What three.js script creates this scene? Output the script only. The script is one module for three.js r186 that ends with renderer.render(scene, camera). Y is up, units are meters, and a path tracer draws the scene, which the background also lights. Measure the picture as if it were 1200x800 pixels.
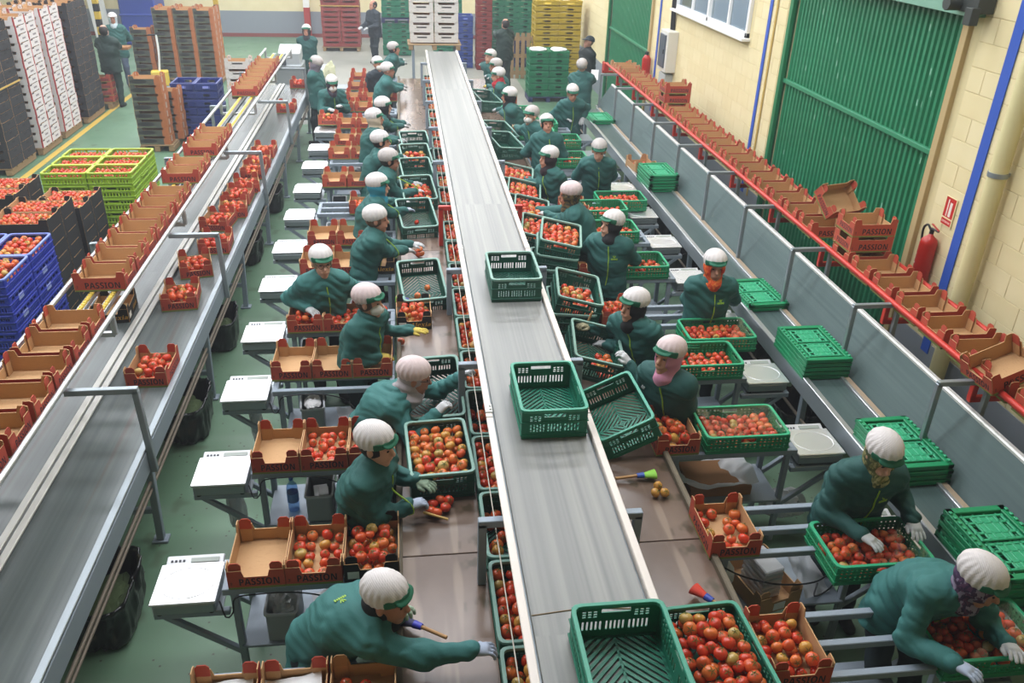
import * as THREE from 'three';
import { RectAreaLightUniformsLib } from 'three/addons/lights/RectAreaLightUniformsLib.js';
import { mergeGeometries, mergeVertices } from 'three/addons/utils/BufferGeometryUtils.js';

// ------------------------------------------------------------------ camera, sky, lights, exposure
const scene = new THREE.Scene();
const EYE = 4.56;                                     // the photographer stands on a gallery above the packing lines
const camera = new THREE.PerspectiveCamera(2 * Math.atan(400 / 980) * 180 / Math.PI, 1.5, 0.1, 200);
const away = new THREE.Vector3(467 - 600, -129 - 400, 980).normalize();          // world -z seen by the lens (x right, y down)
const down = new THREE.Vector3(545 - 600, 2230 - 400, 980);
down.addScaledVector(away, -down.dot(away)).normalize();
const side = new THREE.Vector3().crossVectors(down, away);
// world = rows (side, -down, -away)
const toWorld = (a, b, c) => new THREE.Vector3(side.x * a + side.y * b + side.z * c, -(down.x * a + down.y * b + down.z * c), -(away.x * a + away.y * b + away.z * c));
camera.quaternion.setFromRotationMatrix(new THREE.Matrix4().makeBasis(toWorld(1, 0, 0), toWorld(0, -1, 0), toWorld(0, 0, -1)));
camera.position.set(0, EYE, 0);
scene.add(camera);
// a photo pixel and the height of what it touches give a place in the hall
function at(px, py, h) { const w = toWorld(px - 600, py - 400, 980), t = (h - EYE) / w.y; return new THREE.Vector3(w.x * t, h, w.z * t); }
function atx(px, py, X) { const w = toWorld(px - 600, py - 400, 980), t = X / w.x; return new THREE.Vector3(X, EYE + w.y * t, w.z * t); }
function atz(px, py, Z) { const w = toWorld(px - 600, py - 400, 980), t = Z / w.z; return new THREE.Vector3(w.x * t, EYE + w.y * t, Z); }
function pixelOf(p) { const q = p.clone().sub(camera.position).applyQuaternion(camera.quaternion.clone().invert()); return [600 + 980 * q.x / -q.z, 400 - 980 * q.y / -q.z, -q.z]; }

const renderer = new THREE.WebGLRenderer();
renderer.toneMapping = THREE.LinearToneMapping;
renderer.toneMappingExposure = 1.03;
renderer.shadowMap.enabled = true;
scene.background = new THREE.Color(0.80, 0.88, 1.0);
scene.fog = new THREE.FogExp2(0xe8ecf0, 0.0048);      // dusty, humid air of the hall
RectAreaLightUniformsLib.init();
const HALL = { x0: -16, x1: 5.0, z0: -31, z1: 5, top: 7.6 };
const SKYLIGHT = { intensity: 6.5, color: 0xf6f8ff };

// ------------------------------------------------------------------ helpers
function rng(seed) { let s = seed >>> 0; return () => { s = (s + 0x6D2B79F5) >>> 0; let t = s; t = Math.imul(t ^ (t >>> 15), t | 1); t ^= t + Math.imul(t ^ (t >>> 7), t | 61); return ((t ^ (t >>> 14)) >>> 0) / 4294967296; }; }
const R0 = rng(7);
const taken = new Map();
function numbered(name) { const n = taken.get(name) ?? 0; taken.set(name, n + 1); return n ? name + '_' + String(n).padStart(3, '0') : name; }
function thing(name, label, category, pos = [0, 0, 0], turn = 0, group) {
  const o = new THREE.Group(); o.name = numbered(name); scene.add(o);
  if (pos.isVector3) o.position.copy(pos); else o.position.set(...pos);
  o.rotation.y = turn; o.userData = { label, category }; if (group) o.userData.group = group; return o;
}
function part(parent, name, geo, mat, pos, rot) { const m = new THREE.Mesh(geo, mat); m.name = name; if (pos) m.position.set(...pos); if (rot) m.rotation.set(...rot); parent.add(m); return m; }
function tag(o, label, category, group) { o.userData.label = label; o.userData.category = category; if (group) o.userData.group = group; else delete o.userData.group; return o; }
function solo(name, geo, mat, label, category, pos, turn = 0, group) { const m = new THREE.Mesh(geo, mat); m.name = numbered(name); scene.add(m); if (pos) { if (pos.isVector3) m.position.copy(pos); else m.position.set(...pos); } m.rotation.y = turn; return tag(m, label, category, group); }
function struct(name, geo, mat, parent) { const m = new THREE.Mesh(geo, mat); m.name = parent ? name : numbered(name); (parent ?? scene).add(m); if (!parent) m.userData.kind = 'structure'; return m; }
function copyOf(proto, name, label, category, pos, turn = 0, group) {
  const c = proto.clone(); c.name = numbered(name); c.userData = { label, category }; if (group) c.userData.group = group;
  if (pos.isVector3) c.position.copy(pos); else c.position.set(...pos); c.rotation.set(0, turn, 0); scene.add(c); return c;
}
// geometry: chamfered box, plain box, bars, tubes
function fin(g) { if (g.index) g = g.toNonIndexed(); return g; }
function cbox(w, h, d, x = 0, y = 0, z = 0, c = 0.004) {
  c = Math.min(c, w * .3, h * .3, d * .3);
  const X = w / 2, Y = h / 2, Z = d / 2, pos = [];
  const P = (sx, sy, sz, k) => [sx * (k === 0 ? X : X - c), sy * (k === 1 ? Y : Y - c), sz * (k === 2 ? Z : Z - c)];
  const tri = (a, b, e, n) => { const u = [b[0] - a[0], b[1] - a[1], b[2] - a[2]], v = [e[0] - a[0], e[1] - a[1], e[2] - a[2]]; const cr = [u[1] * v[2] - u[2] * v[1], u[2] * v[0] - u[0] * v[2], u[0] * v[1] - u[1] * v[0]]; if (cr[0] * n[0] + cr[1] * n[1] + cr[2] * n[2] < 0) [b, e] = [e, b]; pos.push(...a, ...b, ...e); };
  const quad = (a, b, e, f, n) => { tri(a, b, e, n); tri(a, e, f, n); };
  for (let k = 0; k < 3; k++) for (const s of [-1, 1]) {
    const n = [0, 0, 0]; n[k] = s; const i = (k + 1) % 3, j = (k + 2) % 3;
    const q = [[-1, -1], [1, -1], [1, 1], [-1, 1]].map(([a, b]) => { const t = [0, 0, 0]; t[k] = s; t[i] = a; t[j] = b; return P(...t, k); });
    quad(...q, n);
  }
  for (let k = 0; k < 3; k++) { const i = (k + 1) % 3, j = (k + 2) % 3; for (const a of [-1, 1]) for (const b of [-1, 1]) {
    const mk = (e, f) => { const t = [0, 0, 0]; t[i] = a; t[j] = b; t[k] = e; return P(...t, f); }; const n = [0, 0, 0]; n[i] = a; n[j] = b;
    quad(mk(-1, i), mk(1, i), mk(1, j), mk(-1, j), n);
  } }
  for (const a of [-1, 1]) for (const b of [-1, 1]) for (const e of [-1, 1]) tri(P(a, b, e, 0), P(a, b, e, 1), P(a, b, e, 2), [a, b, e]);
  const g = new THREE.BufferGeometry(); g.setAttribute('position', new THREE.Float32BufferAttribute(pos, 3)); g.computeVertexNormals();
  boxUV(g); g.translate(x, y, z); return g;
}
function boxUV(g, s = 1) { // uv in metres, chosen by the way each face points
  const p = g.attributes.position, n = g.attributes.normal, uv = new Float32Array(p.count * 2);
  for (let i = 0; i < p.count; i++) { const ax = Math.abs(n.getX(i)), ay = Math.abs(n.getY(i)), az = Math.abs(n.getZ(i)); const x = p.getX(i), y = p.getY(i), z = p.getZ(i);
    if (ay >= ax && ay >= az) { uv[2 * i] = x * s; uv[2 * i + 1] = -z * s; } else if (ax >= az) { uv[2 * i] = z * s; uv[2 * i + 1] = y * s; } else { uv[2 * i] = x * s; uv[2 * i + 1] = y * s; } }
  g.setAttribute('uv', new THREE.BufferAttribute(uv, 2)); return g;
}
function pbox(w, h, d, x = 0, y = 0, z = 0) { const g = fin(new THREE.BoxGeometry(w, h, d)); boxUV(g); g.translate(x, y, z); return g; }
function tilt(g, rx = 0, ry = 0, rz = 0, x = 0, y = 0, z = 0) { g.applyMatrix4(new THREE.Matrix4().compose(new THREE.Vector3(x, y, z), new THREE.Quaternion().setFromEuler(new THREE.Euler(rx, ry, rz)), new THREE.Vector3(1, 1, 1))); return g; }
function bar(a, b, w, h = w, c = 0.004) { // square tube from a to b
  const A = new THREE.Vector3(...a), B = new THREE.Vector3(...b), L = A.distanceTo(B); const g = cbox(w, h, L, 0, 0, 0, c);
  const o = new THREE.Object3D(); o.position.copy(A).lerp(B, .5); if (Math.abs(B.x - A.x) + Math.abs(B.z - A.z) < 1e-4) o.rotation.x = Math.PI / 2; else o.lookAt(B); o.updateMatrix(); g.applyMatrix4(o.matrix); return g;
}
function rod(a, b, r, seg = 8) { const A = new THREE.Vector3(...a), B = new THREE.Vector3(...b), L = A.distanceTo(B); const g = fin(new THREE.CylinderGeometry(r, r, L, seg)); g.applyQuaternion(new THREE.Quaternion().setFromUnitVectors(new THREE.Vector3(0, 1, 0), B.clone().sub(A).normalize())); g.translate((A.x + B.x) / 2, (A.y + B.y) / 2, (A.z + B.z) / 2); return g; }
function tube(pts, r, seg = 24, rad = 6, closed = false) { return fin(new THREE.TubeGeometry(new THREE.CatmullRomCurve3(pts.map(p => p.isVector3 ? p : new THREE.Vector3(...p)), closed), seg, r, rad, closed)); }
function merge(list) { const l = list.map(g => { g = fin(g); for (const k of Object.keys(g.attributes)) if (!['position', 'normal', 'uv'].includes(k)) g.deleteAttribute(k); if (!g.attributes.uv) g.setAttribute('uv', new THREE.BufferAttribute(new Float32Array(g.attributes.position.count * 2), 2)); return g; }); return mergeGeometries(l); }
// noise
function hash2(x, y, s) { let h = Math.imul(x, 374761393) + Math.imul(y, 668265263) + Math.imul(s, 974711); h = Math.imul(h ^ (h >>> 13), 1274126177); return ((h ^ (h >>> 16)) >>> 0) / 4294967296; }
function vnoise(x, y, per, s) { const xi = Math.floor(x), yi = Math.floor(y), fx = x - xi, fy = y - yi, u = fx * fx * (3 - 2 * fx), v = fy * fy * (3 - 2 * fy); const w = (a) => ((a % per) + per) % per; const a = hash2(w(xi), w(yi), s), b = hash2(w(xi + 1), w(yi), s), c = hash2(w(xi), w(yi + 1), s), d = hash2(w(xi + 1), w(yi + 1), s); return a + (b - a) * u + (c - a) * v + (a - b - c + d) * u * v; }
function fbm(x, y, per, s, oct = 4) { let t = 0, a = .5, f = 1; for (let i = 0; i < oct; i++) { t += a * vnoise(x * f, y * f, per * f, s + i); a *= .5; f *= 2; } return t / (1 - Math.pow(.5, oct)); }
function tex(w, h, fn, srgb = true) { const d = new Uint8Array(w * h * 4); for (let y = 0; y < h; y++) for (let x = 0; x < w; x++) { const c = fn(x / w, y / h, x, y); const i = (y * w + x) * 4; d[i] = Math.max(0, Math.min(255, c[0])); d[i + 1] = Math.max(0, Math.min(255, c[1])); d[i + 2] = Math.max(0, Math.min(255, c[2])); d[i + 3] = 255; }
  const t = new THREE.DataTexture(d, w, h); t.wrapS = t.wrapT = THREE.RepeatWrapping; t.magFilter = THREE.LinearFilter; t.minFilter = THREE.LinearMipmapLinearFilter; t.generateMipmaps = true; if (srgb) t.colorSpace = THREE.SRGBColorSpace; t.needsUpdate = true; return t; }
const mix = (a, b, t) => a.map((v, i) => v + (b[i] - v) * t), clamp = (v, a = 0, b = 1) => Math.max(a, Math.min(b, v)), smooth = (a, b, v) => { const t = clamp((v - a) / (b - a)); return t * t * (3 - 2 * t); };
const std = (color, roughness = .6, metalness = 0, more = {}) => new THREE.MeshStandardMaterial({ color, roughness, metalness, ...more });
function scaled(t, rx, ry) { const c = t.clone(); c.repeat.set(rx, ry); c.needsUpdate = true; return c; }
// ------------------------------------------------------------------ materials
const grainTex = tex(128, 128, (u, v) => { const n = 200 + 55 * fbm(u * 16, v * 16, 16, 3, 3); return [n, n, n]; }, false);
const floorTex = tex(1024, 1024, (u, v) => {
  const n = fbm(u * 6, v * 6, 6, 11, 5), m = fbm(u * 24, v * 24, 24, 31, 3), k = fbm(u * 3, v * 12, 3, 77, 4);
  let c = mix([86, 120, 92], [108, 138, 112], n); c = mix(c, [128, 142, 128], smooth(.56, .8, k) * .5); c = mix(c, [70, 84, 62], smooth(.70, .82, m) * .5);
  const f = hash2(Math.floor(u * 512), Math.floor(v * 512), 5); if (f > .9965) c = mix(c, [52, 46, 34], .7); return c;
});
const floorRough = tex(512, 512, (u, v) => { const n = 92 + 90 * fbm(u * 8, v * 8, 8, 41, 4); return [n, n, n]; }, false);
const plasterTex = tex(256, 256, (u, v) => { const n = fbm(u * 8, v * 8, 8, 51, 4); return mix([226, 212, 166], [238, 226, 186], n); });
const beltTex = tex(256, 1024, (u, v) => { // streaks run along the belt
  const s = fbm(u * 24, v * 1, 24, 61, 3), t = fbm(u * 8, v * 4, 8, 62, 4); return mix([104, 107, 106], [160, 159, 152], .7 * s + .3 * t); });
const beltDarkTex = tex(256, 1024, (u, v) => { const s = fbm(u * 20, v * 1, 20, 71, 3), t = fbm(u * 8, v * 6, 8, 72, 4); let c = mix([78, 87, 87], [112, 119, 117], .65 * s + .35 * t); return mix(c, [92, 74, 66], smooth(.66, .8, fbm(u * 10, v * 1, 10, 75, 2)) * .4); });
const beltGreenTex = tex(256, 1024, (u, v) => { const s = fbm(u * 24, v * 1, 24, 81, 3), t = fbm(u * 6, v * 8, 6, 82, 4); return mix([58, 78, 78], [92, 110, 107], .6 * s + .4 * t); });
const brownTex = tex(512, 512, (u, v) => { const n = fbm(u * 5, v * 5, 5, 91, 5), s = fbm(u * 16, v * 2, 16, 92, 3); let c = mix([92, 74, 62], [136, 116, 102], n); c = mix(c, [164, 146, 128], smooth(.62, .8, s) * .55); c = mix(c, [66, 58, 40], smooth(.68, .85, fbm(u * 12, v * 12, 12, 93, 3)) * .7); return c; });
const M = {
  floor: new THREE.MeshStandardMaterial({ map: scaled(floorTex, 1 / 7, 1 / 7), roughnessMap: scaled(floorRough, 1 / 5, 1 / 5), roughness: .9 }),
  line: std(0xc9a94a, .6), wall: std(0xffffff, .8, 0, { map: scaled(plasterTex, .5, .5) }), joint: std(0xd9cb9c, .9), dado: std(0x8d949c, .6), ceiling: std(0x9ea3a3, .85),
  glow: new THREE.MeshStandardMaterial({ color: 0xffffff, emissive: SKYLIGHT.color, emissiveIntensity: 4.0, roughness: .6 }),
  steel: std(0xa9b0b6, .38, .75), galv: std(0x9aa3a8, .45, .55, { roughnessMap: grainTex }), paintGrey: std(0x8f9ba6, .5, .1), railWhite: std(0xd9d8d2, .4, .25), railPink: std(0xd8cfc6, .45, .1),
  belt: new THREE.MeshStandardMaterial({ map: scaled(beltTex, 1.6, .16), roughness: .33 }), beltDark: new THREE.MeshStandardMaterial({ map: scaled(beltDarkTex, 1.7, .17), roughness: .26 }), beltGreen: new THREE.MeshStandardMaterial({ map: scaled(beltGreenTex, 1.7, .17), roughness: .33 }),
  beltLean: new THREE.MeshStandardMaterial({ map: scaled(beltGreenTex, 1.7, .17), roughness: .68 }),
  brown: new THREE.MeshStandardMaterial({ map: scaled(brownTex, .7, .5), roughness: .22 }), woodEdge: std(0x6f6553, .7),
  redPaint: std(0xc8372a, .38, .1), yellowPlastic: std(0xd8bb45, .5), aluminium: std(0xc9ccce, .35, .8), dark: std(0x1d1f20, .6), black: std(0x101112, .5), rubber: std(0x161616, .7),
  doorGreen: std(0x1f7a4d, .45, .1), blueStripe: std(0x3158b8, .6), pipeCream: std(0xd9cf9c, .55), pane: new THREE.MeshPhysicalMaterial({ color: 0xc9d4da, transmission: 1, thickness: 0, roughness: .25, ior: 1.45 }), white: std(0xe9e9e6, .5), rust: std(0x9a5a33, .8),
};

// ------------------------------------------------------------------ hall shell
{
  const { x0, x1, z0, z1, top } = HALL, T = .25, W = x1 - x0, D = z1 - z0, cx = (x0 + x1) / 2, cz = (z0 + z1) / 2;
  const fl = struct('floor', pbox(W + 2 * T, .2, D + 2 * T, cx, -.1, cz), M.floor); const grey = tex(256, 256, (u, v) => mix([128, 130, 122], [160, 160, 150], fbm(u * 6, v * 6, 6, 121, 5)));
  part(fl, 'concrete_bay', pbox(6.6, .004, 12.4, -.2, .002, -24.9), new THREE.MeshStandardMaterial({ map: scaled(grey, .25, .25), roughness: .5 }));
  struct('ceiling', pbox(W + 2 * T, .2, D + 2 * T, cx, top + .1, cz), M.ceiling);
  struct('wall_left', pbox(T, top, D, x0 - T / 2, top / 2, cz), M.wall);
  struct('wall_front', pbox(W, top, T, cx, top / 2, z1 + T / 2), M.wall);
  const wb = struct('wall_back', pbox(W, top, T, cx, top / 2, z0 - T / 2), M.wall);
  struct('dado', pbox(W, .83, .012, cx, .415, z0 + .006), M.dado, wb);
  struct('skirting', pbox(W, .12, .02, cx, .06, z0 + .016), std(0x8a4640, .7), wb);
  // painted floor line of the fork-lift aisle
  const a = at(153.7, 113.5, 0), b = at(17, 214, 0), xl = (a.x + b.x) / 2;
  struct('trim_1', pbox(.12, .004, 19, xl, .002, -17), M.line);
  // roof lights: translucent strips across the hall
  for (let k = 0; k < 7; k++) {
    const z = -5.6 - k * 3.75, w = 13.8, cxs = -2.5;
    const s = thing('roof_light', 'long translucent roof light strip letting daylight through the ceiling', 'skylight', [cxs, top - .02, z], 0, 'roof light strips');
    part(s, 'translucent_panel', pbox(w, .02, 1.3, 0, 0, 0), M.glow);
    part(s, 'frame', merge([pbox(w + .16, .06, .08, 0, 0, .69), pbox(w + .16, .06, .08, 0, 0, -.69), pbox(.08, .06, 1.3, w / 2 + .04, 0, 0), pbox(.08, .06, 1.3, -w / 2 - .04, 0, 0)]), M.white);
    const l = new THREE.RectAreaLight(SKYLIGHT.color, SKYLIGHT.intensity, w, 1.3); l.position.set(cxs, top - .05, z); l.rotation.x = -Math.PI / 2; scene.add(l); l.name = numbered('daylight');
  }
}
const gablePane = M.glow.clone(); gablePane.emissiveIntensity = .9;
{ // high translucent panels in the far gable, above the picture; the belts mirror them
  const w = new THREE.Group(); w.name = 'window_2'; w.userData.kind = 'structure'; scene.add(w);
  for (let i = 0; i < 5; i++) { const x = -8.9 + i * 2.75; part(w, 'pane', pbox(2.5, 2.9, .02, x, 4.7, HALL.z0 + .02), gablePane); part(w, 'window_frame', merge([cbox(2.7, .1, .08, x, 3.2, HALL.z0 + .04), cbox(2.7, .1, .08, x, 6.2, HALL.z0 + .04), cbox(.1, 3.0, .08, x - 1.3, 4.7, HALL.z0 + .04), cbox(.1, 3.0, .08, x + 1.3, 4.7, HALL.z0 + .04)]), M.white); }
  const l = new THREE.RectAreaLight(SKYLIGHT.color, SKYLIGHT.intensity * .2, 13.6, 2.9); l.name = 'gable_daylight'; l.position.set(-3.4, 4.7, HALL.z0 + .12); l.rotation.y = Math.PI; scene.add(l);
}
// the block wall beside the red line: openings for a window and two sheet doors
const WALL_X = HALL.x1;
const open = { door1: { z0: -10.92, z1: -7.36, y0: 0, y1: 3.72 }, door2: { z0: 0, z1: 0, y0: 0, y1: 3.72 }, win: {} };
{
  const a = atx(714, 40, WALL_X), b = atx(763, 40, WALL_X); open.door2.z0 = a.z; open.door2.z1 = b.z;
  const c = atx(793, 20, WALL_X), d = atx(877, 50, WALL_X); open.win = { z0: c.z, z1: d.z, y0: d.y + .06, y1: d.y + 1.5 };
  const cells = []; const BW = .42, BH = .21, T = .25;
  const holes = [open.door1, open.door2, open.win];
  // backing made of strips round the openings
  const zs = [HALL.z0, open.door2.z0, open.door2.z1, open.win.z0, open.win.z1, open.door1.z0, open.door1.z1, HALL.z1], geos = [];
  for (let i = 0; i + 1 < zs.length; i++) { const m = (zs[i] + zs[i + 1]) / 2, L = zs[i + 1] - zs[i]; const h = holes.find(o => m > o.z0 && m < o.z1); let y = 0;
    const put = (y0, y1) => { if (y1 - y0 > .01) geos.push(pbox(T, y1 - y0, L, WALL_X + T / 2, (y0 + y1) / 2, m)); };
    if (h) { put(0, h.y0); put(h.y1, HALL.top); } else put(0, HALL.top); }
  const wall = struct('wall_right', merge(geos), M.joint);
  const blockGeo = cbox(.009, BH - .004, BW - .004, 0, 0, 0, .003), halfGeo = cbox(.009, BH - .006, BW / 2 - .006, 0, 0, 0, .004);
  const mats = [0, 1, 2, 3].map(i => { const m = M.wall.clone(); m.color.setHSL(.125, .42, .87 + i * .018); return m; });
  const far = []; let n = 0; const DADO = .80;
  for (let r = 3.8; r < 24; r++) for (let k = 0; k < 84; k++) {
    const z = -4.0 - k * BW - (Math.round(r) % 2) * BW / 2, y = (r + .5) * BH; if (z < HALL.z0 + .3) continue;
    const clash = holes.some(o => z + BW / 2 > o.z0 - .12 && z - BW / 2 < o.z1 + .12 && y + BH / 2 > o.y0 - .08 && y - BH / 2 < o.y1 + .08); if (clash) { for (const e of [-1, 1]) { const z2 = z + e * BW / 4; if (!holes.some(o => z2 + BW / 4 > o.z0 - .1 && z2 - BW / 4 < o.z1 + .1 && y + BH / 2 > o.y0 - .08 && y - BH / 2 < o.y1 + .08)) { const q = pixelOf(new THREE.Vector3(WALL_X, y, z2)); cells.push({ half: 1, z: z2, y, q, r, k, seen: q[2] > 0 && q[0] > -30 && q[0] < 1230 && q[1] > -20 && q[1] < 820 }); } } continue; }
    const q = pixelOf(new THREE.Vector3(WALL_X, y, z)); cells.push({ z, y, q, r, k, seen: q[2] > 0 && q[0] > -30 && q[0] < 1230 && q[1] > -20 && q[1] < 820 });
  }
  cells.sort((a, b) => (b.seen - a.seen) || (a.q[2] - b.q[2]));
  cells.forEach((c, i) => { if (i < 300) { const b = part(wall, 'block', c.half ? halfGeo : blockGeo, mats[Math.floor(hash2(Math.round(c.r), c.k, 3) * 4)], [WALL_X - .003, c.y, c.z]); } else { const g = (c.half ? halfGeo : blockGeo).clone(); g.translate(WALL_X - .003, c.y, c.z); far.push(g); } });
  const fm = part(wall, 'far_blocks', merge(far), mats[1]); fm.userData.kind = 'stuff';
  for (const [a, b] of [[HALL.z0, open.door2.z0 - .1], [open.door2.z1 + .1, open.door1.z0 - .1], [open.door1.z1 + .1, HALL.z1]]) struct('dado', pbox(.016, DADO, b - a, WALL_X - .006, DADO / 2, (a + b) / 2), M.dado, wall);
}
function sheetDoor(n, o, rails) { // a sliding door of corrugated green sheet in a steel frame
  const d = new THREE.Group(); d.name = 'door_' + n; d.userData.kind = 'structure'; scene.add(d);
  const w = o.z1 - o.z0, h = o.y1, pitch = .094, N = Math.round(w / pitch); const pos = [], S = [[0, 0], [.30, 0], [.42, .028], [.86, .028]];
  const X = WALL_X + .05; const prof = []; for (let i = 0; i < N; i++) for (const [f, e] of S) prof.push([o.z0 + (i + f) * pitch * w / (N * pitch), X - e]); prof.push([o.z1, X]);
  for (let i = 0; i + 1 < prof.length; i++) { const [za, xa] = prof[i], [zb, xb] = prof[i + 1]; pos.push(xa, 0, za, xa, h, za, xb, h, zb, xa, 0, za, xb, h, zb, xb, 0, zb); }
  const g = new THREE.BufferGeometry(); g.setAttribute('position', new THREE.Float32BufferAttribute(pos, 3)); g.computeVertexNormals(); boxUV(g);
  const gt = tex(256, 256, (u, v) => { const s = fbm(u * 8, v * 8, 8, 17 + n, 4), q = hash2(Math.floor(u * 128), Math.floor(v * 32), 9); let c = mix([28, 116, 78], [42, 138, 96], s); if (q > .994) c = [150, 190, 168]; return c; });
  part(d, 'corrugated_sheet', g, new THREE.MeshStandardMaterial({ map: scaled(gt, .5, .5), roughness: .45, side: THREE.DoubleSide }));
  part(d, 'backing', pbox(.02, h, w, X + .04, h / 2, (o.z0 + o.z1) / 2), M.doorGreen);
  for (const y of rails) part(d, 'rail', cbox(.05, .05, w, X - .04, y, (o.z0 + o.z1) / 2), std(0x3c8f68, .4, .2));
  part(d, 'frame_post', cbox(.08, h + .1, .09, WALL_X - .01, h / 2, o.z0 - .045), M.doorGreen);
  part(d, 'frame_post', cbox(.08, h + .1, .09, WALL_X - .01, h / 2, o.z1 + .045), std(0xb9a273, .7));
  return d;
}
{
  const d1 = sheetDoor(1, open.door1, [2.47]); sheetDoor(2, open.door2, [1.75, 3.1]);
  part(d1, 'head_channel', cbox(.16, .16, 3.9, WALL_X - .06, 3.80, -9.1), std(0x7fae98, .4, .3));
  part(d1, 'roller_bracket', merge([cbox(.16, .2, .34, WALL_X - .1, 3.86, -7.2), rod([WALL_X - .3, 3.82, -7.3], [WALL_X - .02, 3.82, -7.3], .06), cbox(.08, .14, .1, WALL_X - .2, 3.74, -7.05)]), std(0x4a4f4c, .5, .5));
  const w = new THREE.Group(); w.name = 'window_1'; w.userData.kind = 'structure'; scene.add(w); const o = open.win, L = o.z1 - o.z0, cz = (o.z0 + o.z1) / 2, cy = (o.y0 + o.y1) / 2, hh = o.y1 - o.y0;
  part(w, 'window_frame', merge([cbox(.1, .07, L, WALL_X, o.y0 + .035, cz), cbox(.1, .07, L, WALL_X, o.y1 - .035, cz), ...[0, .5, 1].map(f => cbox(.1, hh, .07, WALL_X, cy, o.z0 + .035 + f * (L - .07))), ...[.25, .75].map(f => cbox(.06, hh, .05, WALL_X, cy, o.z0 + f * L))]), M.white);
  part(w, 'window_sill', cbox(.16, .04, L + .1, WALL_X - .05, o.y0 - .02, cz), M.white);
  for (let i = 0; i < 4; i++) part(w, 'pane', pbox(.008, hh - .14, L / 4 - .06, WALL_X + .01, cy, o.z0 + (i + .5) * L / 4), M.pane);
  // painted stripes and drain pipe on the blockwork
  const stripe = (px, py, wd, mat, n) => { const p = atx(px, py, WALL_X); struct('trim_' + n, pbox(.008, HALL.top - .7, wd, WALL_X - .018, (HALL.top + .7) / 2, p.z), mat); return p.z; };
  const s1 = stripe(893, 85, .09, M.blueStripe, 2), s2 = stripe(1149, 195, .12, M.blueStripe, 3), s3 = stripe(774, 25, .10, M.blueStripe, 4);
  stripe(900, 85, .05, std(0xb89b50, .7), 5);
  const pipe = thing('drain_pipe', 'thick cream drain pipe running up the block wall beside the blue stripe', 'pipe', [0, 0, 0]); const pz = atx(1166, 220, WALL_X - .1).z;
  part(pipe, 'pipe', rod([WALL_X - .11, 0, pz], [WALL_X - .11, HALL.top, pz], .075, 20), M.pipeCream);
  for (const y of [1.1, 2.6, 4.1]) part(pipe, 'bracket', merge([fin(new THREE.CylinderGeometry(.082, .082, .04, 20)).translate(WALL_X - .11, y, pz), pbox(.02, .03, .06, WALL_X - .03, y, pz)]), M.galv);
}
// ------------------------------------------------------------------ conveyor lines
const FAR = -19.3, NEAR = 1.2, LEN = NEAR - FAR, MID = (NEAR + FAR) / 2;
{ // centre belt carrying empty crates, on portal frames that stand on the sorting tables
  const Y = 1.45, xa = .50, xb = 1.14, c = thing('overhead_conveyor', 'long pale conveyor belt raised down the middle, carrying empty green crates', 'conveyor', [0, 0, 0]);
  part(c, 'belt', cbox(xb - xa - .05, .012, LEN, (xa + xb) / 2, Y - .006, MID, .003), M.belt);
  part(c, 'belt_seam', tube([[xa + .03, Y + .001, -2.93], [.8, Y + .001, -2.95], [xb - .03, Y + .001, -2.92]], .004, 12, 5), std(0x8a7558, .8));
  part(c, 'bed', cbox(xb - xa - .02, .08, LEN, (xa + xb) / 2, Y - .06, MID), M.galv);
  for (const [x, s] of [[xa, 1], [xb, -1]]) for (let k = 0; k < 7; k++) { const L = LEN / 7, z = FAR + (k + .5) * L;
    part(c, 'side_rail', merge([cbox(.022, .13, L - .006, x, Y - .045, z), cbox(.045, .012, L - .006, x - s * .012, Y + .022, z)]), M.railPink);
    part(c, 'rail_joint', merge([cbox(.05, .02, .10, x - s * .01, Y + .026, z + L / 2 - .1), fin(new THREE.SphereGeometry(.009, 6, 4)).translate(x, Y + .037, z + L / 2 - .08), fin(new THREE.SphereGeometry(.009, 6, 4)).translate(x, Y + .037, z + L / 2 - .12)]), M.railWhite); }
  for (let k = 0; k < 10; k++) { const z = -3.74 - 1.82 * k; if (z < FAR) break; const m = k === 3 ? M.redPaint : M.paintGrey;
    part(c, 'portal_frame', merge([bar([.36, .9, z], [.36, 1.36, z], .05), bar([1.28, .9, z], [1.28, 1.36, z], .05), bar([.335, 1.36, z], [1.305, 1.36, z], .05)]), m); }
  part(c, 'drive_drum', rod([xa, Y - .06, FAR], [xb, Y - .06, FAR], .06, 16), M.steel);
  part(c, 'guide_wire', tube([[.44, 1.32, FAR], [.44, 1.30, -12], [.44, 1.31, -6], [.44, 1.30, -3], [.44, 1.31, NEAR]], .004, 30, 5), std(0xcfc9ba, .5));
}
function sortingTable(x0, x1, label, edge) { // long brown table with wooden kerbs, on legs
  const Y = .9, t = thing('sorting_table', label, 'sorting table', [0, 0, 0]);
  for (let k = 0; k < 8; k++) { const L = (LEN - .3) / 8, z = FAR + .15 + (k + .5) * L; part(t, 'table_plate', cbox(x1 - x0, .02, L - .008, (x0 + x1) / 2, Y - .01, z, .003), M.brown); }
  for (const e of edge) part(t, 'kerb', cbox(.04, .1, LEN - .3, e, Y + .0, MID, .008), M.woodEdge);
  part(t, 'frame', merge([cbox(.05, .06, LEN - .3, x0 + .05, Y - .05, MID), cbox(.05, .06, LEN - .3, x1 - .05, Y - .05, MID)]), M.paintGrey);
  for (let k = 0; k < 10; k++) for (const x of [x0 + .05, x1 - .05]) part(t, 'leg', bar([x, 0, -1 - 2 * k], [x, Y - .05, -1 - 2 * k], .05), M.paintGrey);
  return t;
}
sortingTable(-.14, .40, 'brown sorting table running along the full-crate shelf beside the PASSION box tables', [-.13]);
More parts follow.
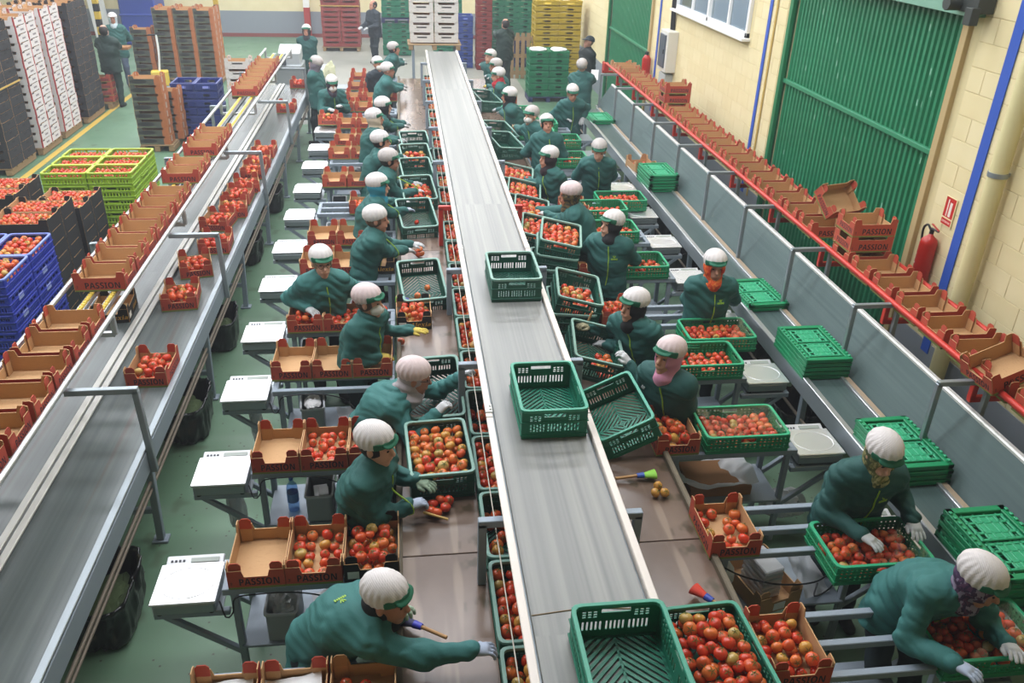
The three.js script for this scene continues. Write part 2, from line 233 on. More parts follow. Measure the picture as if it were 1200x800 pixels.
sortingTable(1.22, 1.83, 'brown stained sorting table between the raised belt and the green crate tables', [1.83]);
{ // shelf under the belt for the full crates
  const s = thing('crate_shelf', 'narrow grey shelf under the raised belt holding a row of full dark green crates', 'shelf');
  part(s, 'board', cbox(.78, .02, LEN - .3, .81, .80, MID, .003), M.paintGrey); part(s, 'lip', cbox(.02, .06, LEN - .3, .42, .82, MID), M.galv); part(s, 'lip', cbox(.02, .06, LEN - .3, 1.20, .82, MID), M.galv);
  for (let k = 0; k < 10; k++) for (const x of [.5, 1.12]) part(s, 'leg', bar([x, 0, -1.2 - 2 * k], [x, .79, -1.2 - 2 * k], .05), M.paintGrey);
}
{ // twin belts by the aisle
  const Y = .9; const c = thing('twin_belt_conveyor', 'twin grey belt conveyor on steel legs carrying full PASSION boxes down the aisle', 'conveyor');
  const Z0 = -18.4, L = NEAR - Z0, mid = (NEAR + Z0) / 2;
  part(c, 'belt', cbox(.50, .012, L, -2.25, Y - .006, mid, .003), M.beltDark); part(c, 'belt', cbox(.50, .012, L, -2.85, Y - .006, mid, .003), M.beltDark);
  part(c, 'bed', cbox(1.18, .08, L, -2.55, Y - .06, mid), M.galv);
  for (const x of [-1.985, -2.515, -2.585, -3.115]) part(c, 'side_rail', merge([cbox(.02, .14, L, x, Y - .05, mid), cbox(.05, .014, L, x, Y + .022, mid)]), x < -2.5 && x > -2.6 ? M.railWhite : M.galv);
  part(c, 'side_panel', cbox(.012, .17, L, -1.965, Y - .085, mid), M.paintGrey);
  part(c, 'return_rail', merge([rod([-2.0, .58, NEAR], [-2.0, .58, Z0], .014), rod([-2.0, .52, NEAR], [-2.0, .52, Z0], .012)]), std(0x83786a, .6, .3));
  for (let k = -1; k < 7; k++) { const z = -5.35 - 2.1 * k; part(c, 'leg', merge([bar([-2.02, .02, z], [-1.99, .84, z], .055), cbox(.12, .02, .1, -2.02, .01, z)]), M.paintGrey); part(c, 'leg', bar([-3.08, 0, z], [-3.08, .84, z], .055), M.paintGrey); part(c, 'cross_bar', bar([-2.02, .3, z], [-3.08, .3, z], .045), M.paintGrey); }
  part(c, 'end_drum', rod([-1.99, Y - .06, Z0], [-3.1, Y - .06, Z0], .055, 14), M.steel);
}
{ // gravity roller line for the empty boxes above the outer belt
  const Y = 1.42; const c = thing('roller_line', 'raised track with yellow skate-wheel strips holding empty PASSION boxes above the aisle belts', 'roller conveyor');
  const Z0 = -19.2, L = NEAR - Z0, mid = (NEAR + Z0) / 2;
  for (const x of [-2.40, -2.93]) part(c, 'side_tube', rod([x, Y + .07, NEAR], [x, Y + .07, Z0], .022, 10), M.aluminium);
  for (const x of [-2.57, -2.75]) { part(c, 'track', merge([cbox(.03, .04, L, x - .02, Y - .03, mid), cbox(.012, .04, L, x + .022, Y - .03, mid)]), M.aluminium);
    const wheels = []; for (let z = -3.6; z > Z0 + .2; z -= .046) wheels.push(rod([x - .014, Y - .012, z], [x + .018, Y - .012, z], .02, 8)); const w = part(c, 'skate_wheels', merge(wheels), M.yellowPlastic); w.userData.kind = 'stuff'; }
  for (let k = 0; k < 7; k++) { const z = -3.8 - 2.55 * k; part(c, 'hanger', merge([bar([-2.40, Y + .06, z], [-2.40, Y - .1, z], .04), bar([-2.93, Y + .06, z], [-2.93, Y - .1, z], .04), bar([-2.40, Y - .1, z], [-2.93, Y - .1, z], .04)]), M.aluminium); }
  [-5.28, -8.3, -11.35, -14.4, -17.3].forEach((z) => { part(c, 'support_frame', merge([bar([-1.93, .72, z], [-1.95, 1.42, z], .045), bar([-1.93, 1.42, z], [-2.42, 1.42, z], .045)]), M.galv); part(c, 'support_frame', merge([bar([-3.17, 0, z], [-3.17, 1.36, z], .045), bar([-3.17, 1.34, z], [-2.93, 1.34, z], .045)]), M.galv); });
}
{ // narrow belt and leaning wide belt by the wall
  const Y = .9, c = thing('narrow_conveyor', 'narrow green belt conveyor carrying stacks of folded green crates beside the leaning belt', 'conveyor');
  const Z0 = -16.2, L = NEAR - Z0, mid = (NEAR + Z0) / 2;
  part(c, 'belt', cbox(.30, .012, L, 3.54, Y - .006, mid, .003), M.beltGreen); part(c, 'bed', cbox(.40, .07, L, 3.56, Y - .055, mid), M.galv);
  part(c, 'side_panel', cbox(.02, .16, L, 3.355, Y - .06, mid), M.galv); part(c, 'side_rail', cbox(.05, .014, L, 3.365, Y + .024, mid), M.aluminium); part(c, 'side_rail', cbox(.03, .03, L, 3.70, Y + .012, mid), M.aluminium); part(c, 'guide_strip', cbox(.05, .012, L, 3.745, Y + .012, mid), std(0xb9a58c, .4, .3));
  for (let k = 0; k < 9; k++) { const z = -2.6 - 1.65 * k; part(c, 'leg', merge([bar([3.42, .02, z], [3.40, .8, z], .055), cbox(.11, .02, .1, 3.42, .01, z)]), M.paintGrey); part(c, 'cross_bar', bar([3.42, .3, z], [3.95, .3, z], .045), M.paintGrey); }
  part(c, 'lower_rail', rod([3.40, .5, NEAR], [3.40, .5, Z0], .014), std(0x83786a, .6, .3));
}
{
  const c = thing('leaning_belt', 'wide dark green belt leaning towards the wall beneath the red box line', 'conveyor'); const Z0 = -16.6, L = NEAR - Z0, mid = (NEAR + Z0) / 2;
  const ax = 3.79, ay = .88, bx = 4.05, by = 1.27, ang = Math.atan2(by - ay, bx - ax), wd = Math.hypot(bx - ax, by - ay), mx = (ax + bx) / 2, my = (ay + by) / 2;
  part(c, 'belt', tilt(cbox(wd, .014, L, 0, 0, 0, .004), 0, 0, ang, mx, my, mid), M.beltLean); part(c, 'bed', tilt(cbox(wd - .02, .05, L, 0, -.035, 0), 0, 0, ang, mx, my, mid), M.galv);
  part(c, 'edge_rail', cbox(.05, .05, L, bx + .02, by + .005, mid, .01), M.railWhite); part(c, 'edge_rail', cbox(.04, .03, L, ax - .01, ay - .01, mid), M.aluminium);
  for (let k = 0; k < 8; k++) { const z = -3 - 1.9 * k; part(c, 'leg', bar([3.92, 0, z], [3.92, 1.02, z], .055), M.paintGrey); }
}
{
  const Y = 1.46; const c = thing('red_box_line', 'red steel gravity line by the block wall holding empty PASSION boxes', 'roller conveyor'); const Z0 = -17.4, L = NEAR - Z0, mid = (NEAR + Z0) / 2;
  part(c, 'side_rail', rod([4.10, Y + .09, NEAR], [4.10, Y + .09, Z0], .024, 10), M.redPaint); part(c, 'side_rail', rod([4.60, Y + .09, NEAR], [4.60, Y + .09, Z0], .024, 10), M.redPaint);
  for (const x of [4.25, 4.45]) part(c, 'track', cbox(.05, .04, L, x, Y - .02, mid), M.yellowPlastic);
  for (let k = 0; k < 12; k++) { const z = -3.55 - 1.28 * k; part(c, 'hanger', merge([bar([4.10, Y + .09, z], [4.10, Y - .12, z], .045), bar([4.60, Y + .09, z], [4.60, Y - .12, z], .045), bar([4.08, Y - .12, z], [4.62, Y - .12, z], .045)]), M.redPaint); }
  for (let k = 0; k < 10; k++) { const z = -4.76 - 1.28 * k; part(c, 'support_frame', merge([bar([3.755, .9, z], [3.755, 1.53, z], .04), bar([3.74, 1.53, z], [4.18, 1.53, z], .04), bar([4.16, 0, z], [4.16, 1.53, z], .04)].map(g => g)), M.galv); }
  part(c, 'end_bracket', merge([cbox(.10, .16, .12, 4.10, Y + .02, Z0), cbox(.10, .16, .12, 4.60, Y + .02, Z0)]), M.redPaint);
}
// ------------------------------------------------------------------ cardboard boxes
function canvas(w, h) { const c = document.createElement('canvas'); c.width = w; c.height = h; return [c, c.getContext('2d')]; }
function canvasTex(c) { const t = new THREE.CanvasTexture(c); t.colorSpace = THREE.SRGBColorSpace; t.anisotropy = 4; return t; }
// atlas: short side print, long side print, kraft board, inside corner flap
const AT = { S: [0, 0, .44, .5], L: [0, .5, .62, .5], K: [.66, 0, .34, .5], F: [.66, .5, .34, .5] };
function boxAtlas(draw) {
  const [c, g] = canvas(1024, 512);
  const kraft = (x, y, w, h) => { g.fillStyle = '#c39a6c'; g.fillRect(x, y, w, h); for (let i = 0; i < 260; i++) { g.fillStyle = hash2(i, 1, 5) > .5 ? 'rgba(150,104,62,.25)' : 'rgba(206,164,118,.25)'; g.fillRect(x + hash2(i, 2, 5) * w, y + hash2(i, 3, 5) * h, 2 + 26 * hash2(i, 4, 5), 2); } };
  kraft(676, 0, 348, 256); kraft(676, 256, 348, 256); kraft(450, 0, 226, 256); kraft(634, 256, 42, 256);
  draw(g, 0, 0, 450, 256, 'S'); draw(g, 0, 256, 634, 256, 'L'); draw(g, 676, 256, 348, 110, 'F');
  return new THREE.MeshStandardMaterial({ map: canvasTex(c), roughness: .78 });
}
function passion(red, ink) { return boxAtlas((g, x, y, w, h, k) => {
  g.fillStyle = red; g.fillRect(x, y, w, h); if (k === 'F') return;
  g.fillStyle = '#7d8a45'; g.fillRect(x, y + h - 26, w, 26); g.fillStyle = ink; g.font = 'bold ' + (k === 'S' ? 104 : 112) + 'px sans-serif'; g.textAlign = 'center';
  g.save(); g.translate(x + w * .55, y + h - 44); g.scale(k === 'S' ? .72 : .9, .95); g.fillText('PASSION', 0, 0); g.restore();
  g.save(); g.translate(x + w * .095, y + h - 46); g.rotate(-Math.PI / 2); g.font = 'bold 20px sans-serif'; g.textAlign = 'left'; g.fillText('THE', 0, 0); g.restore();
}); }
const boxMat = { passion: passion('#b04634', '#231d28'), bright: passion('#bb5039', '#2a2228'),
  alexia: boxAtlas((g, x, y, w, h, k) => { g.fillStyle = '#24211f'; g.fillRect(x, y, w, h); if (k === 'F') return; g.fillStyle = '#e4e1da'; g.fillRect(x + w * .08, y + h * .55, w * .2, h * .3); g.fillStyle = '#d9a23c'; g.font = 'italic bold 78px serif'; g.textAlign = 'center'; g.fillText('Alexia', x + w * .66, y + h * .8); }),
  kraft: boxAtlas((g, x, y, w, h, k) => { g.fillStyle = '#b58d62'; g.fillRect(x, y, w, h); }) };
function setUV(g, fn) { const p = g.attributes.position, n = g.attributes.normal, uv = new Float32Array(p.count * 2); for (let i = 0; i < p.count; i++) { const r = fn(p.getX(i), p.getY(i), p.getZ(i), n.getX(i), n.getY(i), n.getZ(i)); uv[2 * i] = r[0]; uv[2 * i + 1] = r[1]; } g.setAttribute('uv', new THREE.BufferAttribute(uv, 2)); return g; }
const inRect = (r, u, v) => [r[0] + r[2] * (.02 + .96 * clamp(u)), 1 - (r[1] + r[3] * (1 - (.02 + .96 * clamp(v))))];
function panel(L, pts, hMax, rect, t = .006) { // an upright board in the xy plane, print on +z
  const s = new THREE.Shape(pts.map(p => new THREE.Vector2(...p))); const g = fin(new THREE.ExtrudeGeometry(s, { depth: t, bevelEnabled: false })); g.computeVertexNormals();
  return setUV(g, (x, y, z, nx, ny, nz) => nz > .5 ? inRect(rect, x / L + .5, y / hMax) : inRect(AT.K, x / L + .5, y / hMax));
}
const BOX = { w: .33, d: .43, h: .125, tab: .05 };
function cartonProto(mat, { w, d, h, tab } = BOX) { // open tray with raised corners; print outside, board inside
  const p = new THREE.Group(), H = h + tab, notch = .035, a = .085;
  const short = [[-w / 2, 0], [w / 2, 0], [w / 2, h + .012], [w / 2 - a, h + .012], [w / 2 - a - .012, h - notch], [-w / 2 + a + .012, h - notch], [-w / 2 + a, h + .012], [-w / 2, h + .012]];
  const b = .075, long = [[-d / 2, 0], [d / 2, 0], [d / 2, H - .01], [d / 2 - .02, H], [d / 2 - b + .015, H], [d / 2 - b, h], [-d / 2 + b, h], [-d / 2 + b - .015, H], [-d / 2 + .02, H], [-d / 2, H - .01]];
  const sg = panel(w, short, H, AT.S), lg = panel(d, long, H, AT.L);
  part(p, 'short_side', sg, mat, [0, 0, d / 2 - .006]); part(p, 'short_side', sg, mat, [0, 0, -d / 2 + .006], [0, Math.PI, 0]);
  part(p, 'long_side', lg, mat, [w / 2 - .006, 0, 0], [0, Math.PI / 2, 0]); part(p, 'long_side', lg, mat, [-w / 2 + .006, 0, 0], [0, -Math.PI / 2, 0]);
  const bg = pbox(w - .012, .006, d - .012, 0, .004, 0); setUV(bg, (x, y, z) => inRect(AT.K, x / w + .5, z / d + .5)); part(p, 'bottom', bg, mat);
  const fp = [[-.036, 0], [.036, 0], [.036, H - .012], [.02, H + .006], [-.02, H + .006], [-.036, H - .012]]; const fg = fin(new THREE.ExtrudeGeometry(new THREE.Shape(fp.map(q => new THREE.Vector2(...q))), { depth: .005, bevelEnabled: false })); fg.computeVertexNormals(); setUV(fg, (x, y) => inRect(AT.F, x / .08 + .5, y / H));
  for (const sx of [-1, 1]) for (const sz of [-1, 1]) part(p, 'corner_flap', fg, mat, [sx * (w / 2 - .047), .003, sz * (d / 2 - .014) - (sz > 0 ? 0 : .0)], [0, sz > 0 ? Math.PI : 0, 0]);
  return p;
}
const cartons = { passion: cartonProto(boxMat.passion), bright: cartonProto(boxMat.bright), alexia: cartonProto(boxMat.alexia), kraft: cartonProto(boxMat.kraft) };
function carton(kind, label, pos, turn, group, rx = 0, rz = 0) { const c = copyOf(cartons[kind], 'tomato_box', label, 'box', pos, turn, group); if (rx || rz) { c.rotation.order = 'YXZ'; c.rotation.x = rx; c.rotation.z = rz; } return c; }

// ------------------------------------------------------------------ plastic crates
function gridWall(L, h, holes) { const s = new THREE.Shape([[-L / 2, 0], [L / 2, 0], [L / 2, h], [-L / 2, h]].map(p => new THREE.Vector2(...p))); for (const [x0, y0, x1, y1] of holes) s.holes.push(new THREE.Path([[x0, y0], [x0, y1], [x1, y1], [x1, y0]].map(p => new THREE.Vector2(...p)))); const g = fin(new THREE.ExtrudeGeometry(s, { depth: .006, bevelEnabled: false })); g.computeVertexNormals(); return g; }
function rimGeo(w, d, y, t = .018, hgt = .016, r = .05) { const sh = (a, b, q) => { const s = new THREE.Shape(); s.moveTo(-a + q, -b); s.lineTo(a - q, -b); s.quadraticCurveTo(a, -b, a, -b + q); s.lineTo(a, b - q); s.quadraticCurveTo(a, b, a - q, b); s.lineTo(-a + q, b); s.quadraticCurveTo(-a, b, -a, b - q); s.lineTo(-a, -b + q); s.quadraticCurveTo(-a, -b, -a + q, -b); return s; };
  const s = sh(w / 2 + .006, d / 2 + .006, r); s.holes.push(sh(w / 2 - t + .006, d / 2 - t + .006, r - .01)); const g = fin(new THREE.ExtrudeGeometry(s, { depth: hgt, bevelEnabled: true, bevelThickness: .002, bevelSize: .002, bevelSegments: 1, curveSegments: 3 })); g.rotateX(-Math.PI / 2); g.translate(0, y - hgt, 0); g.computeVertexNormals(); return boxUV(g); }
function chevronFloor(w, d, y) { const gs = [pbox(w, .005, .014, 0, y, d / 2 - .007), pbox(w, .005, .014, 0, y, -d / 2 + .007), pbox(.014, .005, d, w / 2 - .007, y, 0), pbox(.014, .005, d, -w / 2 + .007, y, 0), pbox(.012, .005, d, 0, y, 0), pbox(w, .005, .012, 0, y, 0)];
  const a = w / 2, b = d / 2, step = .042; for (const sx of [-1, 1]) for (const sz of [-1, 1]) for (let c = step / 2; c < a + b; c += step) { // lines x + z = c inside the quadrant
    const x0 = Math.max(0, c - b), x1 = Math.min(a, c); if (x1 - x0 < .02) continue; const L = (x1 - x0) * Math.SQRT2, mx = (x0 + x1) / 2, mz = c - mx; gs.push(tilt(pbox(L, .005, .017), 0, sx * sz > 0 ? Math.PI / 4 : -Math.PI / 4, 0, sx * mx, y, sz * mz)); }
  return merge(gs); }
function slots(x0, x1, y0, y1, nx, ny, fx = .66, fy = .6) { const r = []; const px = (x1 - x0) / nx, py = (y1 - y0) / ny; for (let i = 0; i < nx; i++) for (let j = 0; j < ny; j++) r.push([x0 + (i + .5 - fx / 2) * px, y0 + (j + .5 - fy / 2) * py, x0 + (i + .5 + fx / 2) * px, y0 + (j + .5 + fy / 2) * py]); return r; }
function crateProto({ w, d, h, mat, rim, style, floor = true, handleMat }) {
  const p = new THREE.Group(); let hs, hl;
  if (style === 'field') { // deep field crate: handle slot, small slot fields, three lower windows
    hs = [[-.07, h - .055, .07, h - .03], ...slots(-w / 2 + .05, -.085, h - .085, h - .04, 3, 3), ...slots(.085, w / 2 - .05, h - .085, h - .04, 3, 3), ...slots(-w / 2 + .05, -.06, .05, .11, 5, 1, .5, .9), ...slots(-.05, .05, .05, .11, 5, 1, .5, .9), ...slots(.06, w / 2 - .05, .05, .11, 5, 1, .5, .9)];
    hl = [[-.06, h - .055, .06, h - .03], ...slots(-d / 2 + .06, -.09, h - .09, h - .035, 5, 2), ...slots(.09, d / 2 - .06, h - .09, h - .035, 5, 2), ...slots(-d / 2 + .06, -.02, .05, .11, 8, 1, .5, .9), ...slots(.02, d / 2 - .06, .05, .11, 8, 1, .5, .9)];
  } else if (style === 'mesh') { const a = slots(-.06, .06, h - .058, h - .022, 1, 1, 1, 1); hs = [...a, ...slots(-w / 2 + .02, -.07, .02, h - .02, 4, 4, .45, .5), ...slots(.07, w / 2 - .02, .02, h - .02, 4, 4, .45, .5), ...slots(-.06, .06, .02, h - .07, 4, 3, .45, .5)]; hl = [...a, ...slots(-d / 2 + .02, -.08, .02, h - .02, 7, 4, .45, .5), ...slots(.08, d / 2 - .02, .02, h - .02, 7, 4, .45, .5), ...slots(-.07, .07, .02, h - .07, 4, 3, .45, .5)]; }
  else { hs = [[-.06, h - .05, .06, h - .025], ...slots(-w / 2 + .04, w / 2 - .04, .03, .075, 12, 1, .45, 1), ...slots(-w / 2 + .04, -.08, h - .06, h - .03, 4, 1, .6, 1), ...slots(.08, w / 2 - .04, h - .06, h - .03, 4, 1, .6, 1)]; hl = [...slots(-d / 2 + .04, d / 2 - .04, .03, .075, 18, 1, .45, 1), ...slots(-d / 2 + .05, d / 2 - .05, h - .06, h - .03, 6, 1, .7, 1)]; }
  const sg = boxUV(gridWall(w - .004, h - .01, hs)), lg = boxUV(gridWall(d - .012, h - .01, hl));
  part(p, 'end_wall', sg, mat, [0, 0, d / 2 - .006]); part(p, 'end_wall', sg, mat, [0, 0, -d / 2 + .006], [0, Math.PI, 0]); part(p, 'side_wall', lg, mat, [w / 2 - .006, 0, 0], [0, Math.PI / 2, 0]); part(p, 'side_wall', lg, mat, [-w / 2 + .006, 0, 0], [0, -Math.PI / 2, 0]);
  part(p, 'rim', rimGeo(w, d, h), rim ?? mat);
  const rib = (y) => merge([cbox(w + .012, .009, .008, 0, y, d / 2 + .003, .002), cbox(w + .012, .009, .008, 0, y, -d / 2 - .003, .002), cbox(.008, .009, d + .012, w / 2 + .003, y, 0, .002), cbox(.008, .009, d + .012, -w / 2 - .003, y, 0, .002)]);
  part(p, 'rib', rib(.03), mat); part(p, 'rib', rib(h * .58), mat);
  part(p, 'crate_floor', style === 'field' ? chevronFloor(w - .014, d - .014, .008) : merge([pbox(w - .014, .004, d - .014, 0, .006, 0), ...[-.3, -.1, .1, .3].map(f => pbox(.012, .012, d - .02, f * w, .008, 0))]), mat);
  return p;
}
const plastic = (c, r = .42) => std(c, r);
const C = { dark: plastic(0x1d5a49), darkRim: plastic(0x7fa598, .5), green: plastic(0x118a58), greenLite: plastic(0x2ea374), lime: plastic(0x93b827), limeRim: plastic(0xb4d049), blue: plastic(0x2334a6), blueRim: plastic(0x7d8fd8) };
const CRATE = { w: .43, d: .62, h: .215 }, PACK = { w: .42, d: .64, h: .15 };
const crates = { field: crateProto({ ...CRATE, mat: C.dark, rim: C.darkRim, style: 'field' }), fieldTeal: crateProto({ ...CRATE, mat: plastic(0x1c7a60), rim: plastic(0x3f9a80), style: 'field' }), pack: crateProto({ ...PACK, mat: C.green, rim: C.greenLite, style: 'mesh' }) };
function crate(kind, name, label, pos, turn, group, rx = 0, rz = 0) { const c = copyOf(crates[kind], name, label, 'crate', pos, turn, group); if (rx || rz) { c.rotation.order = 'YXZ'; c.rotation.x = rx; c.rotation.z = rz; } return c; }

// ------------------------------------------------------------------ tomatoes
const fruitGeo = (seg, rings) => { const g = new THREE.SphereGeometry(1, seg, rings), p = g.attributes.position; for (let i = 0; i < p.count; i++) { const x = p.getX(i), y = p.getY(i), z = p.getZ(i), a = Math.atan2(z, x), k = 1 + .035 * Math.cos(5 * a) * Math.sqrt(1 - y * y); const dip = .10 * Math.max(0, y - .6) / .4; p.setXYZ(i, x * k, y * .86 - dip, z * k); } g.computeVertexNormals(); return g; };
function calyxGeo() { const pos = []; for (let i = 0; i < 5; i++) { const a = i * 1.2566, b = a + .25, e = a - .25, P = (t, r, y) => [Math.cos(t) * r, y, Math.sin(t) * r]; const o = [0, .80, 0], l = P(e, .28, .83), m = P(b, .28, .83), q = P(a, .72, .70); pos.push(...o, ...m, ...l, ...l, ...m, ...q); } const g = new THREE.BufferGeometry(); g.setAttribute('position', new THREE.Float32BufferAttribute(pos, 3)); g.computeVertexNormals(); const st = fin(new THREE.CylinderGeometry(.06, .05, .3, 5)); st.translate(0, .92, 0); return merge([g, st]); }
const tomGeo = fruitGeo(14, 9), tomLow = fruitGeo(9, 6), calyx = calyxGeo();
const tomTones = [[.62, .055, .022], [.66, .10, .03], [.70, .17, .04], [.60, .30, .06], [.50, .33, .09]].map(c => new THREE.MeshStandardMaterial({ color: new THREE.Color().setRGB(...c), roughness: .26 }));
const calyxMat = new THREE.MeshStandardMaterial({ color: 0x4f6a2c, roughness: .8, side: THREE.DoubleSide });
const fruit = [];   // every tomato: where, how big, which tone, which pile
const _v = new THREE.Vector3();
function tomato(p, r, tone, pile, rnd) { const q = pixelOf(p); const t = (1.45 - EYE) / (p.y - EYE) , hx = p.x * t; const hidden = p.y < 1.44 && hx > .49 && hx < 1.15; const inFrame = q[2] > 0 && q[0] > -10 && q[0] < 1210 && q[1] > -10 && q[1] < 810; fruit.push({ p, r, tone, pile, e: new THREE.Euler((rnd() - .5) * 1.7, rnd() * 6.28, (rnd() - .5) * 1.7), size: inFrame && !hidden ? r / q[2] : 0, inFrame: inFrame && !hidden }); }
function pickTone(rnd, ripe) { const t = rnd(); return t < ripe * .5 ? 0 : t < ripe ? 1 : t < ripe + (1 - ripe) * .6 ? 2 : t < ripe + (1 - ripe) * .85 ? 3 : 4; }
// heap tomatoes over a w x d floor of an object (its matrix), optionally only in part of it
function heap(obj, w, d, y0, h, r, pile, { ripe = .75, seed = 1, keep = () => true, share = 1, mound = .02 } = {}) {
  obj.updateMatrixWorld(true); const rnd = rng(seed * 7919 + 13); const step = r * 1.86, nx = Math.max(1, Math.floor((w - .01) / step)), nz = Math.max(1, Math.floor((d - .01) / step));
  const layers = Math.max(1, Math.round(h / (r * 1.5)));
  for (let l = Math.max(0, layers - 2); l < layers; l++) for (let i = 0; i < nx - (l % 2); i++) for (let j = 0; j < nz - (l % 2); j++) { if (rnd() > share) continue;
    const x = (i - (nx - 1 - (l % 2)) / 2) * (w / nx) + (rnd() - .5) * r * .95, z = (j - (nz - 1 - (l % 2)) / 2) * (d / nz) + (rnd() - .5) * r * .95; if (!keep(x, z)) continue; const rr = r * (.86 + .26 * rnd());
    const y = y0 + rr * .86 + l * r * 1.45 + (l ? mound * (1 - 2 * Math.hypot(x / w, z / d)) + (rnd() - .5) * r * .45 : 0);
    tomato(new THREE.Vector3(x, y, z).applyMatrix4(obj.matrixWorld), rr, pickTone(rnd, ripe), pile, rnd); }
}
function flushTomatoes() {
  const order = fruit.map((f, i) => i).sort((a, b) => fruit[b].size - fruit[a].size); const own = new Set(order.slice(0, 300));
  const proto = new THREE.Group(), masses = tomTones.map(() => []);
  fruit.forEach((f, i) => { if (own.has(i)) { const g = new THREE.Group(); g.name = numbered('tomato'); g.position.copy(f.p); g.rotation.copy(f.e); g.scale.setScalar(f.r); const col = ['deep red', 'red', 'orange red', 'orange yellow', 'greenish yellow'][f.tone]; g.userData = { label: col + ' tomato ' + f.pile, category: 'tomato', group: 'tomatoes ' + f.pile }; part(g, 'fruit', tomGeo, tomTones[f.tone]); part(g, 'calyx', calyx, calyxMat); scene.add(g); } else masses[f.tone].push(f); });
  const all = new THREE.Group(); all.name = 'tomatoes'; all.userData = { kind: 'stuff', label: 'remaining small tomatoes filling the boxes and crates along the lines', category: 'tomato' }; scene.add(all); const o = new THREE.Object3D();
  masses.forEach((list, t) => { if (!list.length) return; const m = new THREE.InstancedMesh(tomLow, tomTones[t], list.length), k = new THREE.InstancedMesh(calyx, calyxMat, list.length); m.name = 'fruit'; k.name = 'calyx'; list.forEach((f, i) => { o.position.copy(f.p); o.rotation.copy(f.e); o.scale.setScalar(f.r); o.updateMatrix(); m.setMatrixAt(i, o.matrix); k.setMatrixAt(i, o.matrix); }); all.add(m); all.add(k); });
  console.log('tomatoes', fruit.length, 'own', own.size);
}

// ------------------------------------------------------------------ packing tables, scales and clutter
function tableProto(dir) { // a table whose outer end points along dir * x; origin on the floor under its inner front corner
  const t = new THREE.Group(), L = 1.0, D = .46, Y = .9, s = dir, pg = M.paintGrey;
  for (const z of [-.02, -D / 2, -D + .02]) part(t, 'top_rail', bar([0, Y - .025, z], [s * L, Y - .025, z], .045), pg);
  part(t, 'end_rail', bar([s * .02, Y - .03, 0], [s * .02, Y - .03, -D], .045), pg); part(t, 'end_rail', bar([s * (L - .02), Y - .03, 0], [s * (L - .02), Y - .03, -D], .045), pg);
  for (const x of [.06, L - .06]) for (const z of [-.03, -D + .03]) part(t, 'leg', bar([s * x, 0, z], [s * (x), Y - .045, z], .042), pg);
  part(t, 'shelf', cbox(L - .12, .018, D + .02, s * L / 2, .42, -D / 2), std(0x8d98a2, .45, .2));
  for (const z of [-.03, -D + .03]) { part(t, 'bracket', bar([s * (L - .02), .70, z], [s * (L + .42), .70, z], .04), pg); part(t, 'brace', bar([s * (L - .05), .36, z], [s * (L + .36), .69, z], .036), pg); }
  part(t, 'bracket_plate', cbox(.40, .008, D - .02, s * (L + .22), .722, -D / 2), M.galv);
  return t;
}
const tabL = tableProto(-1), tabR = tableProto(1);
function scaleProto() { // bench scale: steel body, platter with a pressed ring, sloped display
  const s = new THREE.Group(), W = .38, D = .34; part(s, 'body', cbox(W - .02, .075, D - .02, 0, .05, 0, .01), M.steel); part(s, 'platter', cbox(W, .016, D, 0, .105, 0, .006), new THREE.MeshStandardMaterial({ color: 0xf0f0f2, roughness: .3, metalness: .8 }));
  const ring = fin(new THREE.TorusGeometry(.15, .004, 5, 40)); ring.rotateX(-Math.PI / 2); ring.scale(1.05, 1, .86); ring.translate(0, .113, 0); part(s, 'ring', ring, std(0xf0f0f0, .3, .3));
  const f = part(s, 'display_panel', tilt(cbox(W - .03, .022, .085, 0, 0, 0, .006), .25, 0, 0, 0, .09, -D / 2 - .04), std(0xc8cacc, .4, .2)); part(f, 'screen', tilt(cbox(.17, .006, .032, .06, .013, 0, .001), .25, 0, 0, 0, .09, -D / 2 - .04), std(0x9aa39a, .25)); part(f, 'keypad', tilt(merge([0, 1, 2, 3].map(i => cbox(.014, .006, .014, -.14 + i * .024, .013, 0, .001))), .25, 0, 0, 0, .09, -D / 2 - .04), std(0x383c42, .5));
  for (const x of [-1, 1]) for (const z of [-1, 1]) part(s, 'foot', fin(new THREE.CylinderGeometry(.016, .018, .014, 10)).translate(x * .15, .007, z * .13), M.rubber);
  return s;
}
const scaleP = scaleProto();
function binProto() { const p = new THREE.Group(), mt = std(0x9aa0a4, .45); const sh = (a, b) => { const s = new THREE.Shape(), r = .03; s.moveTo(-a + r, -b); s.lineTo(a - r, -b); s.quadraticCurveTo(a, -b, a, -b + r); s.lineTo(a, b - r); s.quadraticCurveTo(a, b, a - r, b); s.lineTo(-a + r, b); s.quadraticCurveTo(-a, b, -a, b - r); s.lineTo(-a, -b + r); s.quadraticCurveTo(-a, -b, -a + r, -b); return s; };
  const w = sh(.095, .15); w.holes.push(sh(.088, .143)); const g = fin(new THREE.ExtrudeGeometry(w, { depth: .22, bevelEnabled: false, curveSegments: 4 })); g.rotateX(-Math.PI / 2); g.computeVertexNormals(); part(p, 'wall', g, mt); const r = sh(.104, .159); r.holes.push(sh(.09, .145)); const rg = fin(new THREE.ExtrudeGeometry(r, { depth: .014, bevelEnabled: false, curveSegments: 4 })); rg.rotateX(-Math.PI / 2); rg.translate(0, .212, 0); rg.computeVertexNormals(); part(p, 'rim', rg, std(0xb9bec2, .4)); part(p, 'base', pbox(.18, .006, .29, 0, .004, 0), mt); return p; }
const binP = binProto();
